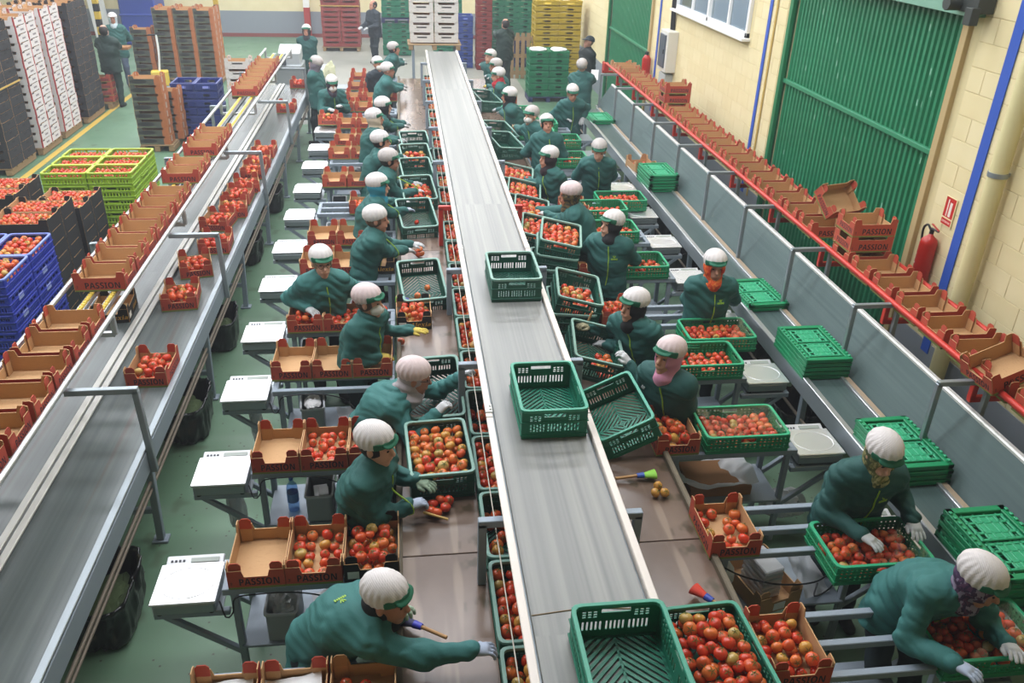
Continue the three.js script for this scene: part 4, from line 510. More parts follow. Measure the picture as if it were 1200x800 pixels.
{ const p = at(365, 505, .43); bin(p.x + .02, p.z - .1, 'tall grey bin with white wrappers below three empty PASSION boxes', .46, .1); solo('wrapper_stack', crumple(8, .15, .08, .22, .4), M2.paper, 'white wrappers in the tall grey bin', 'wrappers', [p.x + .02, .62, p.z - .1]); solo('paper_sheet', sheet(.3, .42, 9, .05), M2.bag, 'white translucent liner sheets beside the tall grey bin', 'sheet', [p.x + .4, .5, p.z - .05], .3); }
[[4, -.75, 11], [5, -.55, 12], [6, -.8, 13], [7, -.62, 14], [8, -.75, 15], [9, -.6, 16], [10, -.8, 17]].forEach(([i, x, s]) => solo('crumpled_bag', crumple(s, .34, .2, .3, .5), M2.bag, 'crumpled white plastic bag on the shelf of an aisle packing table', 'bag', [x, .43, TL[i] - .2], s, 'bags on the aisle shelves'));
[4, 5, 6, 7, 8].forEach((i) => { const b = bin(-.98, TL[i] - .2, 'grey plastic bin on the shelf of an aisle packing table beside a bag', .43, .05); b.userData.group = 'bins on the aisle shelves'; });
solo('draped_bag', tilt(crumple(21, .10, .42, .30, .5), 0, 0, .15), M2.bag, 'clear plastic bag hanging under a scale beside the green aisle floor', 'bag', [-1.32, .22, TL[2] - .2], 0, 'bags hanging under scales'); solo('draped_bag', tilt(crumple(22, .10, .42, .30, .5), 0, 0, .2), M2.bag, 'clear plastic bag hanging under a scale beside the green aisle floor', 'bag', [-1.32, .22, TL[3] - .2], 0, 'bags hanging under scales');

// ------------------------------------------------------------------ full crates on the shelf under the raised belt
for (let k = -1; k < 24; k++) { const z = -3.14 - .655 * (k + .5); if (k === 10) { const c = carton('bright', 'red PASSION box of tomatoes standing among the dark green crates under the belt', [.60, .812, z], 0); heap(c, .3, .38, .01, .12, .036, 'in the PASSION box under the raised belt', { seed: 300 }); continue; }
  const c = crate('field', 'field_crate', 'dark green crate of tomatoes on the shelf under the raised belt', [.62, .812, z], 0, 'full crates under the raised belt'); const few = k === 1 || k === 3 || k === 14; heap(c, .40, .58, .01, few ? .09 : .17, .038, 'in a dark green crate under the raised belt', { seed: 200 + k, ripe: .68, share: few ? .5 : 1, mound: .01 }); }
// crates on the aisle-side sorting table
function tippedCrate(px, py, h, turn, rx, rz, label, opt, kind = 'field') { const p = at(px, py, h); const c = crate(kind, 'field_crate', label, p, turn, undefined, rx, rz); if (opt) heap(c, .39, .57, .012, opt.h ?? .17, .037, opt.pile, opt); return c; }
{ const p = at(500, 545, .93); const c = crate('field', 'field_crate', 'dark green crate full of orange tomatoes before the woman in a grey hood', [.15, .912, -4.86], .06, undefined, .04, 0); heap(c, .39, .57, .012, .19, .037, 'in the dark green crate before the woman in a grey hood', { seed: 411, ripe: .45, mound: .03 });
  crate('field', 'field_crate', 'nearly empty dark green crate tipped up with white lettering by the yellow gloved woman', [.15, .93, -5.72], .05, undefined, .32, .03);
  const d = crate('field', 'field_crate', 'dark green crate with two tomatoes held by the woman with hair below her cap', [.1, .93, -7.78], .12, undefined, .28, .02); heap(d, .2, .2, .012, .05, .036, 'in the crate with a wooden scraper', { seed: 412, share: .5 });
  const e = crate('field', 'field_crate', 'dark green crate with one tomato beside the woman in a red collar', [.08, .93, -9.75], .15, undefined, .25, 0); heap(e, .1, .2, .012, .05, .036, 'in the crate by the red collar', { seed: 413, share: .5 });
  [[-10.75, 1], [-11.6, 0], [-12.35, 1], [-13.1, 0]].forEach(([z, f], i) => { const c2 = crate('field', 'field_crate', 'dark green crate tipped towards a sorter on the brown table', [.12, .92, z], .12, 'tipped crates on the brown table', .22, 0); if (f) heap(c2, .39, .57, .012, .12, .037, 'in a tipped crate on the brown table', { seed: 420 + i }); }); }
// empty crates riding the raised belt
crate('field', 'field_crate', 'empty dark green crate riding the raised belt, its handle towards the far hall', [.895, 1.452, -6.78], 0, undefined); crate('fieldTeal', 'field_crate', 'empty green crate riding the raised belt beside the tipped crate of the pink scarf woman', [.885, 1.452, -4.73], 0); crate('fieldTeal', 'field_crate', 'empty teal green crate on the raised belt just past the belt seam', [.90, 1.452, -2.46], 0);
// crates on the wall-side sorting table
const fc = (x, y, z, turn, rx, rz, label, opt, kind = 'field') => { const c = crate(kind, 'field_crate', label, [x, y, z], turn, undefined, rx, rz); if (opt) heap(c, .39, .57, .012, opt.h ?? .17, .037, opt.pile, opt); return c; };
fc(1.53, .912, -2.92, .05, 0, 0, 'green crate heaped with red and yellow tomatoes beside the red bristled brush', { pile: 'in the green crate beside the red brush', seed: 501, ripe: .6, mound: .05, h: .2 }, 'fieldTeal');
// beside the woman in the pink scarf: a crate being lifted, one behind it
fc(1.58, .985, -5.22, .08, .06, .42, 'large empty green crate lifted on its edge by the woman in a pink scarf', null, 'fieldTeal');
fc(1.52, .985, -6.2, -.12, .06, -.24, 'green crate with a few tomatoes before the woman in a black scarf', { pile: 'in the green crate before the black scarf', seed: 503, h: .05, keep: (x, z) => x > -.02 && z > -.05, ripe: .5, share: .8 });
fc(1.54, 1.075, -7.15, -.12, .04, -.22, 'green crate part filled with red tomatoes on a second crate by the black scarf woman', { pile: 'in the part filled crate by the black scarf', seed: 504, h: .12, keep: (x, z) => z > -.15 }); fc(1.50, .925, -7.12, -.08, .0, -.05, 'dark crate under the part filled crate by the black scarf woman');
fc(1.56, 1.20, -8.25, -.18, .03, -.18, 'green crate full of tomatoes on a leaning stack of dark crates', { pile: 'in the full crate on the leaning stack', seed: 505 }); fc(1.53, 1.05, -8.22, -.14, .02, -.12, 'upper dark crate in the leaning stack under the full green crate'); fc(1.49, .915, -8.18, -.10, .0, -.03, 'lowest dark crate in the leaning stack under the full green crate');
[[-9.05, .30], [-9.75, .3], [-10.45, .4], [-11.15, 0]].forEach(([z, t], i) => fc(1.46, .975, z, -.15, .03, -.2, 'dark green crate of tomatoes tipped towards a sorter beside the raised belt', { pile: 'in a tipped crate beside the raised belt', seed: 520 + i }).userData.group = 'tipped crates beside the raised belt');
[[-13.0], [-13.7], [-16.2]].forEach(([z], i) => fc(1.5, .95, z, .3, .18, -.12, 'empty dark green crate tipped beside the raised belt', null).userData.group = 'empty tipped crates beside the raised belt');

// ------------------------------------------------------------------ wall-side packing: PASSION boxes and bright green crates
function packCrate(x, y, z, label, full, wrap, turn = Math.PI / 2, ripe = .9) { const c = crate('pack', 'packing_crate', label, [x, y, z], turn); seed++; if (full) heap(c, .38, .60, .012, full === 1 ? .1 : .06, .033, 'in a bright green packing crate ' + (wrap ? 'under clear film' : 'by the wall side'), { seed: 600 + seed, ripe, mound: .005 });
  if (wrap) solo('film_sheet', tilt(sheet(.60, .38, seed, .02), 0, 0, 0), M2.film, 'clear plastic film over the tomatoes in a bright green crate', 'film', [x, y + .145, z], turn - Math.PI / 2, 'film over the packed crates'); return c; }
const boxR = (x, z, label, o, kind = 'bright') => { const c = carton(kind, label, [x + BOX.w / 2, .902, z - BOX.d / 2], 0); seed++; if (o) heap(c, BOX.w - .03, BOX.d - .03, .008, o, .036, 'in a PASSION box by the wall side', { seed: 700 + seed, share: o > .08 ? 1 : .8, mound: .03 }); return c; };
boxR(1.80, TR[0] + .05, 'PASSION box half full of ripening tomatoes beside the heaped green crate', .12); packCrate(3.10, .85, TR[0] - .16, 'bright green crate of film wrapped tomatoes before the bending woman in a purple scarf', 1, 1);
boxR(1.80, TR[1] + .03, 'PASSION box with a layer of tomatoes at the bare barred table end', .06); packCrate(2.84, .85, TR[1] + .06, 'bright green crate of tomatoes under film before the woman with a lime zip', 1, 1);
boxR(1.76, TR[2] + .0, 'PASSION box heaped with tomatoes next to a long green crate', .12); packCrate(2.46, .902, TR[2] - .2, 'bright green crate lined with film beside the heaped PASSION box', 1, 1);
packCrate(2.5, .902, TR[3] - .2, 'bright green crate holding one row of tomatoes behind the pink scarf woman', 2, 0); packCrate(2.85, .84, TR[4] + .26, 'bright green crate with wrinkled film before the woman in an orange scarf', 1, 1);
boxR(1.79, TR[5] - .02, 'PASSION box with folded flap before the woman with folded arms', 0); packCrate(2.46, .902, TR[5] - .2, 'bright green crate before the woman facing the sorting table at the leaning stack', 2, 0);
boxR(1.79, TR[6] - .02, 'PASSION box behind the leaning crate stack', .1); packCrate(2.40, .902, TR[6] - .2, 'bright green crate beside the box behind the leaning crate stack', 2, 0); boxR(1.79, TR[4] + .05, 'PASSION box of tomatoes below the green crate by the black scarf', .1); boxR(1.95, TR[7] + .2, 'PASSION box of tomatoes behind the hooded sorter', .1);
packCrate(2.83, .86, -10.6, 'bright green crate full of tomatoes before the packer by the white box', 1, 0); packCrate(2.45, .902, -10.12, 'bright green crate almost empty beside the hooded sorter', 2, 0); packCrate(2.4, .902, TR[9] - .1, 'bright green crate before the woman walking between the tables', 2, 0); packCrate(2.5, .902, -13.5, 'bright green crate before the packer with lowered head', 2, 0);
packCrate(2.3, .902, -14.6, 'bright green crate on a far table behind the masked sorter', 0, 0); packCrate(2.1, .902, -15.6, 'bright green crate on the last table before the tall green stack', 0, 0); packCrate(2.15, .902, -14.1, 'bright green crate beside a white box on the far table', 0, 0);
boxR(1.80, -14.2, 'PASSION box beside the sorter with black scarf on the far table', .1); boxR(1.9, -12.5, 'PASSION box under the masked sorter', .05); boxR(1.85, -16.6, 'PASSION box beside the sorter with a red scarf', .05);
// clutter under the wall-side tables
{ const z = TR[1] - .16; const b = carton('kraft', 'cardboard box of clear punnet trays on the shelf below the barred table', [2.28, .432, z], .25); solo('punnet_stack', merge([0, 1, 2, 3, 4, 5].map(i => cbox(.16 - i * .002, .035, .24, 0, .02 + i * .042, 0, .008))), M2.bag, 'stack of clear plastic punnets in the cardboard box', 'punnets', [2.28, .45, z], .25); solo('label_card', cbox(.09, .06, .003, 0, 0, 0, .001), M2.paper, 'white address label on the cardboard box of punnets', 'label', [2.33, .48, z + .213], .25);
  solo('foil_sheet', tilt(sheet(.26, .3, 44, .05), .5, 0, -.4), M2.bag, 'clear plastic sleeve standing behind the punnet box', 'sheet', [2.58, .52, z], .3); solo('paper_roll', tilt(crumple(45, .2, .3, .14, .3), 0, 0, 0), M2.paper, 'white crumpled paper on the shelf beside the brown table kerb', 'paper', [1.98, .43, z]);
  solo('liner_pile', sheet(.62, .42, 46, .09), M2.bag, 'large white plastic liner spread on the shelf under the heaped PASSION box', 'liner', [2.32, .52, TR[2] - .25], .15); solo('cardboard_tray', cbox(.5, .09, .36, 0, .045, 0, .006), M2.card, 'flat cardboard tray below the white plastic liner', 'tray', [2.35, .43, TR[2] - .25]);
  bin(2.36, TR[3] - .2, 'grey plastic bin under the bright green crate behind the pink scarf', .43, .1, 7); bin(2.2, TR[5] - .22, 'grey plastic bin under the table before the woman facing the leaning stack', .43, .1, 9); solo('crumpled_bag', crumple(51, .4, .24, .3, .5), M2.bag, 'crumpled clear bag under the scale by the white liner', 'bag', [2.95, .1, TR[2] - .2]); }
// folded crates travelling on the narrow conveyor
const foldP = (() => { const p = new THREE.Group(), w = .42, d = .64; part(p, 'outer_frame', merge([cbox(.05, .034, d, w / 2 - .025, .02, 0), cbox(.05, .034, d, -w / 2 + .025, .02, 0), cbox(w, .034, .05, 0, .02, d / 2 - .025), cbox(w, .034, .05, 0, .02, -d / 2 + .025)]), C.green); for (const f of [-.2, .2]) part(p, 'folded_wall', merge([...[-.46, -.28, -.1, .1, .28, .46].map(q => cbox(.02, .014, d * .36, q * (w - .13), .026, f * d)), ...[-.46, -.2, .2, .46].map(q => cbox(w - .12, .014, .022, 0, .026, f * d + q * d * .36)), cbox(.14, .012, d * .3, 0, .024, f * d)]), C.greenLite); part(p, 'base_grid', merge([...[-.12, -.04, .04, .12].map(x => cbox(.012, .016, d - .1, x, .012, 0)), ...[-.24, -.16, -.08, 0, .08, .16, .24].map(z => cbox(w - .1, .016, .012, 0, .012, z))]), C.green); part(p, 'rim_teeth', merge([...Array(12)].flatMap((_, i) => [cbox(.02, .012, .028, w / 2 - .015, .043, -d / 2 + .05 + i * .049), cbox(.02, .012, .028, -w / 2 + .015, .043, -d / 2 + .05 + i * .049)])), C.greenLite); return p; })();
function foldedStack(x, z, n, turn, label) { for (let i = 0; i < n; i++) copyOf(foldP, 'folded_crate', label, 'folded crate', [x + (hash2(i, n, 4) - .5) * .012, .902 + i * .042, z + (hash2(i, n, 5) - .5) * .015], turn, label.replace(/^\w+ \w+ crate /, 'folded crates ')); }
foldedStack(3.55, -6.2, 5, .0, 'folded green crate in the stack standing alone on the narrow conveyor'); foldedStack(3.56, -7.55, 2, .06, 'folded green crate in the pair beside the woman in an orange scarf'); foldedStack(3.55, -11.35, 6, .03, 'folded green crate in the stack behind the white tomato box'); foldedStack(3.55, -15.25, 2, .05, 'folded green crate in the pair at the far end of the narrow conveyor'); foldedStack(3.58, -4.72, 4, .02, 'folded green crate in the stack behind the woman with a lime zip'); foldedStack(3.56, -3.55, 6, .02, 'folded green crate in the stack beside the woman in a purple scarf');
{ const c = carton('kraft', 'white rimmed box of tomatoes riding before the folded crate stack', [3.52, .902, -12.15], .1); heap(c, .3, .38, .01, .06, .034, 'in the white rimmed box on the narrow conveyor', { seed: 801 }); }

// ------------------------------------------------------------------ boxes on the aisle belts and the gravity lines
[[150, 455, 0], [187, 365, .12], [206, 327, .25], [232, 299, .05], [236, 272, -.1], [255, 257, .15], [262, 241, 0], [272, 228, .2], [283, 211, .05], [291, 199, .1], [301, 186, 0], [329, 133, .02], [347, 104, 0]].forEach(([px, py, t], i) => { const p = at(px, py, .902); const c = carton('passion', 'red PASSION box packed with tomatoes riding the grey aisle belt', [Math.max(-2.3, Math.min(-2.18, p.x + .165)), .902, p.z - BOX.d / 2], t, 'full boxes on the aisle belt'); heap(c, .3, .4, .01, .11, .036, 'in a PASSION box on the aisle belt', { seed: 900 + i, ripe: .9, mound: .01 }); });
carton('alexia', 'black Alexia box standing askew on the outer aisle belt under the track', [-2.83, .902, -7.6], .1);
const roll = []; for (let i = 0; i < 7; i++) roll.push(-3.75 - i * .375); for (let i = 0; i < 7; i++) roll.push(-6.95 - i * .372); [0, 1, 3.1, 4.1, 5.1].forEach(i => roll.push(-9.98 - i * .372)); for (let i = 0; i < 8; i++) roll.push(-14.75 - i * .37);
roll.forEach((z, i) => carton(i % 3 ? 'passion' : 'bright', 'empty red PASSION box in the queue on the raised track by the aisle', [-2.665 + (hash2(i, 3, 9) - .5) * .02, 1.432, z - BOX.w / 2], Math.PI / 2 + (hash2(i, 4, 9) - .5) * .04, 'empty boxes on the raised track'));
for (let i = 0; i < 33; i++) { const z = -3.75 - i * .40; if (i === 9) continue; carton(i % 3 ? 'bright' : 'passion', 'empty red PASSION box in the queue on the red line by the wall', [4.35, 1.472, z - BOX.w / 2], Math.PI / 2 + (hash2(i, 5, 9) - .5) * .04, 'empty boxes on the red line'); }
carton('bright', 'red PASSION box stacked under another over the red line by the extinguisher', [4.36, 1.625, -7.15], Math.PI / 2); carton('bright', 'red PASSION box topmost of the pair by the fire extinguisher', [4.36, 1.78, -7.15], Math.PI / 2);
carton('bright', 'red PASSION box tipped on its side over the red line before the sheet door', [4.44, 1.78, -7.95], Math.PI / 2 + .3, undefined, .0, .75); carton('bright', 'red PASSION box leaning crooked at the start of the red line', [4.22, 1.60, -4.75], Math.PI / 2 + .1, undefined, -.35, .0);
carton('passion', 'red PASSION box stacked under another beneath the grey wall cabinet', [4.36, 1.625, -13.5], Math.PI / 2); carton('passion', 'red PASSION box topmost of the pair beneath the grey wall cabinet', [4.36, 1.78, -13.5], Math.PI / 2);
[-17.0, -16.6].forEach((z, i) => carton('kraft', i ? 'pale rimmed box second on the red line end' : 'pale rimmed box at the very end of the red line', [4.35, 1.48 + .02 * i, z - .02], Math.PI / 2));

// ------------------------------------------------------------------ brushes, waste bags
function brush(px, py, h, turn, bristle, ferrule, label, tipUp = 0) { const b = thing('hand_brush', label, 'brush', at(px, py, h), turn); // bristles at +x, handle towards -x
  const bm = std(bristle, .7), g = fin(new THREE.CylinderGeometry(.048, .022, .085, 14)); g.rotateZ(-Math.PI / 2); g.scale(1, .6, 1); g.translate(.08, .03, 0); part(b, 'bristles', g, bm); const f = fin(new THREE.CylinderGeometry(.026, .02, .05, 12)); f.rotateZ(-Math.PI / 2); f.scale(1, .8, 1); f.translate(.012, .03, 0); part(b, 'ferrule', f, std(ferrule, .4)); part(b, 'handle', rod([-.01, .03, 0], [-.17, .022, 0], .011, 8), std(0xb98d5a, .6)); return b; }
brush(478, 354, .91, Math.PI, 0x5bbf3a, 0x3a3f9e, 'hand brush with green bristles and violet collar on the brown table'); brush(748, 561, .91, .05, 0x8fd04a, 0x2f55b0, 'hand brush with lime bristles and blue collar by three yellow tomatoes'); brush(832, 707, .93, 2.2, 0xd8402c, 0x2f49a8, 'hand brush with red bristles and blue collar beside the heaped crate'); brush(577, 157, .91, 1.4, 0x58b84a, 0x2f55b0, 'hand brush with green bristles and blue collar before the masked sorter'); brush(579, 171, .91, 1.5, 0xd0562c, 0x2f55b0, 'hand brush with orange bristles and blue collar before the masked sorter');
[[771, 569], [779, 577], [768, 577]].forEach(([x, y], i) => tomato(at(x, y, .94), .034, 3 + (i === 1 ? 0 : 1) * (i % 2 ? 1 : 0), 'on the brown table beside the lime brush', rng(40 + i)));
[[507, 590], [516, 585], [522, 594], [512, 600], [526, 586], [505, 598]].forEach(([x, y], i) => tomato(at(x, y, .94), .037, i % 2, 'in the bunch held over the brown table', rng(60 + i))); [[487, 295], [492, 292], [490, 298], [494, 297]].forEach(([x, y], i) => tomato(at(x, y, .96), .036, 1 + i % 2, 'in the bunch beside the tipped crate', rng(70 + i)));
[[443, 366], [450, 362], [446, 360]].forEach(([x, y], i) => tomato(at(x, y, 1.0), .036, 0, 'in the box by the masked woman', rng(80 + i))); tomato(at(470, 400, .94), .036, 1, 'beside the yellow glove', rng(88));
function bagBin(px, py, w, d, h, turn, label, waste) { // a tub lined with a black bag folded over its rim
  const t = thing('waste_bag', label, 'bag', at(px, py, 0), turn); const prof = [[.80, 0], [.92, .05], [.97, .15], [1.0, .3], [.98, .42], [1.0, .55], [1.02, .7], [.99, .82], [1.05, .93], [1.06, 1], [1.0, 1.02], [.94, .96], [.9, .7], [.88, .45]], N = 96, pos = [], idx = [];
  prof.forEach(([s, y], j) => { for (let i = 0; i < N; i++) { const a = i / N * Math.PI * 2, c = Math.cos(a), q = Math.sin(a), k = 1 / Math.pow(Math.abs(c) ** 4 + Math.abs(q) ** 4, .25); const n = (fbm(c * 2 + 9, q * 2 + y * 3 + 9, 64, Math.round(px), 4) - .5) * .34 + (.5 - Math.abs(fbm(c * 5 + 9 + y, q * 5 + y * 1.5 + 9, 64, Math.round(py), 3) - .5) * 2) * .16 + (fbm(c * 14 + 9, q * 14 + y * 4 + 9, 64, Math.round(py) + 5, 2) - .5) * .08; pos.push(c * k * w / 2 * s * (1 + n), Math.max(.004, y * h * (1 + (j > 6 ? n * .7 : 0))), q * k * d / 2 * s * (1 + n)); } });
  for (let j = 0; j + 1 < prof.length; j++) for (let i = 0; i < N; i++) { const a = j * N + i, b = j * N + (i + 1) % N, c = a + N, e = b + N; idx.push(a, c, b, b, c, e); } const g = new THREE.BufferGeometry(); g.setAttribute('position', new THREE.Float32BufferAttribute(pos, 3)); g.setIndex(idx); g.computeVertexNormals(); part(t, 'bag', g, M2.blackBag);
  if (waste) { const w2 = crumple(Math.round(px), w * .8, h * .3, d * .8, .5); w2.translate(0, h * .42, 0); part(t, 'plant_waste', w2, std(0x4f5f3a, .9)); } else part(t, 'bottom', pbox(w * .8, .02, d * .8, 0, h * .3, 0), M2.blackBag); return t; }
bagBin(222, 500, .40, .62, .34, .05, 'black waste bag of plant trimmings beside the first bench scales', 1); bagBin(130, 725, .40, .62, .34, .05, 'black waste bag of leafy trimmings nearest the conveyor end leg', 1); bagBin(258, 400, .40, .55, .32, .05, 'black waste bag under the conveyor by the leaning frame', 1); bagBin(290, 303, .40, .55, .32, 0, 'black waste bag under the aisle conveyor behind the second frame', 1); bagBin(316, 245, .4, .5, .32, 0, 'black waste bag under the far part of the aisle conveyor', 1);
bagBin(928, 508, .48, .5, .36, 0, 'black lined waste tub beside the narrow conveyor leg', 0); bagBin(798, 318, .48, .5, .36, 0, 'black lined waste tub behind the orange scarf woman', 0); bagBin(765, 275, .48, .5, .36, 0, 'black lined waste tub between the scales and the narrow conveyor', 0); bagBin(868, 425, .48, .5, .36, 0, 'black lined waste tub behind the film covered crate', 0);
// wall fittings by the red line
{ const p = atx(1084, 300, WALL_X - .09), e = thing('fire_extinguisher', 'red fire extinguisher hung on the block wall beside the sheet door', 'extinguisher', [p.x, p.y - .27, p.z]); part(e, 'cylinder', new THREE.LatheGeometry([[0, 0], [.07, 0], [.08, .015], [.08, .40], [.072, .44], [.04, .47], [.022, .485], [.022, .5], [0, .5]].map(q => new THREE.Vector2(...q)), 24), std(0xb3261c, .3)); part(e, 'valve', merge([fin(new THREE.CylinderGeometry(.022, .022, .05, 10)).translate(0, .52, 0), cbox(.02, .012, .12, 0, .55, .04)]), std(0x2a2a2a, .4, .4)); part(e, 'lever', tilt(cbox(.02, .008, .13, 0, 0, 0), .25, 0, 0, 0, .575, .04), std(0xa8281e, .4)); part(e, 'hose', tube([[0, .53, -.02], [0, .56, -.08], [0, .52, -.13], [0, .42, -.125], [0, .36, -.10]], .011, 20, 8), M.rubber); const [c, g] = canvas(128, 128); g.fillStyle = '#b3261c'; g.fillRect(0, 0, 128, 128); g.fillStyle = '#e8d8d4'; for (let i = 0; i < 7; i++) g.fillRect(20, 16 + i * 14, 50 + 36 * hash2(i, 2, 2), 6); part(e, 'label', (() => { const q = fin(new THREE.CylinderGeometry(.0806, .0806, .2, 16, 1, true, Math.PI, 1.8)); q.translate(0, .22, 0); return q; })(), new THREE.MeshStandardMaterial({ map: canvasTex(c), roughness: .4 }));
  const s = atx(1112, 248, WALL_X - .016); const sg = thing('wall_sign', 'red and white fire extinguisher sign on the block wall', 'sign', [s.x, s.y, s.z]); const [c2, g2] = canvas(160, 256); g2.fillStyle = '#e9dcae'; g2.fillRect(0, 0, 160, 256); g2.fillStyle = '#c3261f'; g2.fillRect(10, 6, 140, 176); g2.fillStyle = '#efe3d8'; g2.fillRect(46, 24, 14, 150); g2.fillRect(78, 44, 34, 128); g2.fillStyle = '#c3261f'; g2.fillRect(86, 30, 18, 16); g2.fillRect(10, 196, 140, 54); g2.fillStyle = '#efe3d8'; g2.font = 'bold 24px sans-serif'; g2.fillText('EXTINTOR', 20, 232); const pl = fin(new THREE.PlaneGeometry(.17, .27)); pl.rotateY(-Math.PI / 2); part(sg, 'face', pl, new THREE.MeshStandardMaterial({ map: canvasTex(c2), roughness: .5 }), [-.004, 0, 0]); part(sg, 'plate', pbox(.006, .27, .17), std(0xe9dcae, .5));
  const q = atx(783, 60, WALL_X - .1); const cb = thing('wall_cabinet', 'pale grey electrical cabinet with a dark cover on the block wall', 'cabinet', [q.x, q.y - .35, q.z]); part(cb, 'body', cbox(.2, .72, .5, 0, .36, 0, .01), std(0xd8d6cc, .5)); part(cb, 'door', cbox(.03, .58, .36, -.11, .36, -.03, .006), std(0x545d68, .35)); part(cb, 'handle', cbox(.02, .08, .02, -.13, .36, .12), M.dark); part(cb, 'meter_box', cbox(.16, .5, .42, .02, -.30, -.05, .01), std(0xb9bdb8, .5)); for (let i = 0; i < 4; i++) part(cb, 'cable', tube([[.04 + i * .012, .7, -.1 + i * .03], [.03, 1.3, -.13 + i * .05], [.05, 2.4, -.1 + i * .04], [.05, 4, -.05 + i * .03]], .016, 14, 6), M.dark);
  const r = atx(757, 78, WALL_X - .12); const e2 = thing('fire_extinguisher', 'red fire extinguisher hung beside the far sheet door frame', 'extinguisher', [r.x, r.y - .3, r.z]); part(e2, 'cylinder', new THREE.LatheGeometry([[0, 0], [.08, 0], [.09, .015], [.09, .45], [.05, .52], [0, .54]].map(v => new THREE.Vector2(...v)), 16), std(0xb3261c, .3)); part(e2, 'valve', cbox(.05, .06, .09, 0, .56, 0), M.dark); }

// ------------------------------------------------------------------ people
// distance fields meshed by surface nets; the body is one surface, clothes are its children
function surfaceNet(f, lo, hi, c) {
  const n = [0, 1, 2].map(i => Math.ceil((hi[i] - lo[i]) / c) + 1), [nx, ny, nz] = n, val = new Float32Array(nx * ny * nz), B = 6, id = (x, y, z) => (z * ny + y) * nx + x;
  for (let bz = 0; bz < nz; bz += B) for (let by = 0; by < ny; by += B) for (let bx = 0; bx < nx; bx += B) {
    const ex = Math.min(bx + B, nx), ey = Math.min(by + B, ny), ez = Math.min(bz + B, nz); const d = f(lo[0] + (bx + ex - 1) / 2 * c, lo[1] + (by + ey - 1) / 2 * c, lo[2] + (bz + ez - 1) / 2 * c);
    const far = Math.abs(d) > B * c * 1.25; for (let z = bz; z < ez; z++) for (let y = by; y < ey; y++) for (let x = bx; x < ex; x++) val[id(x, y, z)] = far ? d : f(lo[0] + x * c, lo[1] + y * c, lo[2] + z * c);
  }
  const pos = [], map = new Int32Array(nx * ny * nz).fill(-1), idx = [];
  for (let z = 0; z + 1 < nz; z++) for (let y = 0; y + 1 < ny; y++) for (let x = 0; x + 1 < nx; x++) {
    let m = 0, sx = 0, sy = 0, sz = 0, k = 0; const v = []; for (let i = 0; i < 8; i++) { const q = val[id(x + (i & 1), y + ((i >> 1) & 1), z + (i >> 2))]; v.push(q); if (q < 0) m |= 1 << i; } if (m === 0 || m === 255) continue;
    for (const [a, b] of NET_EDGES) { if ((v[a] < 0) === (v[b] < 0)) continue; const t = v[a] / (v[a] - v[b]); sx += (a & 1) + t * ((b & 1) - (a & 1)); sy += ((a >> 1) & 1) + t * (((b >> 1) & 1) - ((a >> 1) & 1)); sz += (a >> 2) + t * ((b >> 2) - (a >> 2)); k++; }
    map[id(x, y, z)] = pos.length / 3; pos.push(lo[0] + (x + sx / k) * c, lo[1] + (y + sy / k) * c, lo[2] + (z + sz / k) * c);
  }
  const quad = (a, b, d, e, flip) => { if (a < 0 || b < 0 || d < 0 || e < 0) return; if (flip) idx.push(a, d, b, a, e, d); else idx.push(a, b, d, a, d, e); };
  for (let z = 1; z + 1 < nz; z++) for (let y = 1; y + 1 < ny; y++) for (let x = 1; x + 1 < nx; x++) { const o = val[id(x, y, z)] < 0;
    if (o !== (val[id(x + 1, y, z)] < 0)) quad(map[id(x, y - 1, z - 1)], map[id(x, y, z - 1)], map[id(x, y, z)], map[id(x, y - 1, z)], !o);
    if (o !== (val[id(x, y + 1, z)] < 0)) quad(map[id(x - 1, y, z - 1)], map[id(x - 1, y, z)], map[id(x, y, z)], map[id(x, y, z - 1)], !o);
    if (o !== (val[id(x, y, z + 1)] < 0)) quad(map[id(x - 1, y - 1, z)], map[id(x, y - 1, z)], map[id(x, y, z)], map[id(x - 1, y, z)], !o); }
  const g = new THREE.BufferGeometry(); g.setAttribute('position', new THREE.Float32BufferAttribute(pos, 3)); g.setIndex(idx); g.computeVertexNormals();
  const uv = new Float32Array(pos.length / 3 * 2); for (let i = 0; i < uv.length / 2; i++) { uv[2 * i] = (pos[3 * i] + pos[3 * i + 2]) * 1; uv[2 * i + 1] = pos[3 * i + 1]; } g.setAttribute('uv', new THREE.BufferAttribute(uv, 2)); return g;
}
const NET_EDGES = [[0, 1], [2, 3], [4, 5], [6, 7], [0, 2], [1, 3], [4, 6], [5, 7], [0, 4], [1, 5], [2, 6], [3, 7]];
const smin = (a, b, k) => { const h = Math.max(k - Math.abs(a - b), 0) / k; return Math.min(a, b) - h * h * k * .25; };
function cap(a, b, ra, rb) { const ax = a.x, ay = a.y, az = a.z, dx = b.x - ax, dy = b.y - ay, dz = b.z - az, dd = dx * dx + dy * dy + dz * dz || 1e-9; return (x, y, z) => { const px = x - ax, py = y - ay, pz = z - az; let t = (px * dx + py * dy + pz * dz) / dd; t = t < 0 ? 0 : t > 1 ? 1 : t; const ex = px - dx * t, ey = py - dy * t, ez = pz - dz * t; return Math.sqrt(ex * ex + ey * ey + ez * ez) - (ra + (rb - ra) * t); }; }
function ell(cx, cy, cz, rx, ry, rz) { return (x, y, z) => { const a = (x - cx) / rx, b = (y - cy) / ry, c = (z - cz) / rz, k = Math.sqrt(a * a + b * b + c * c), q = Math.sqrt(a * a / rx / rx + b * b / ry / ry + c * c / rz / rz); return q < 1e-6 ? -Math.min(rx, ry, rz) : k * (k - 1) / q; }; }
function join(fs, k) { return (x, y, z) => { let d = fs[0](x, y, z); for (let i = 1; i < fs.length; i++) d = smin(d, fs[i](x, y, z), k); return d; }; }
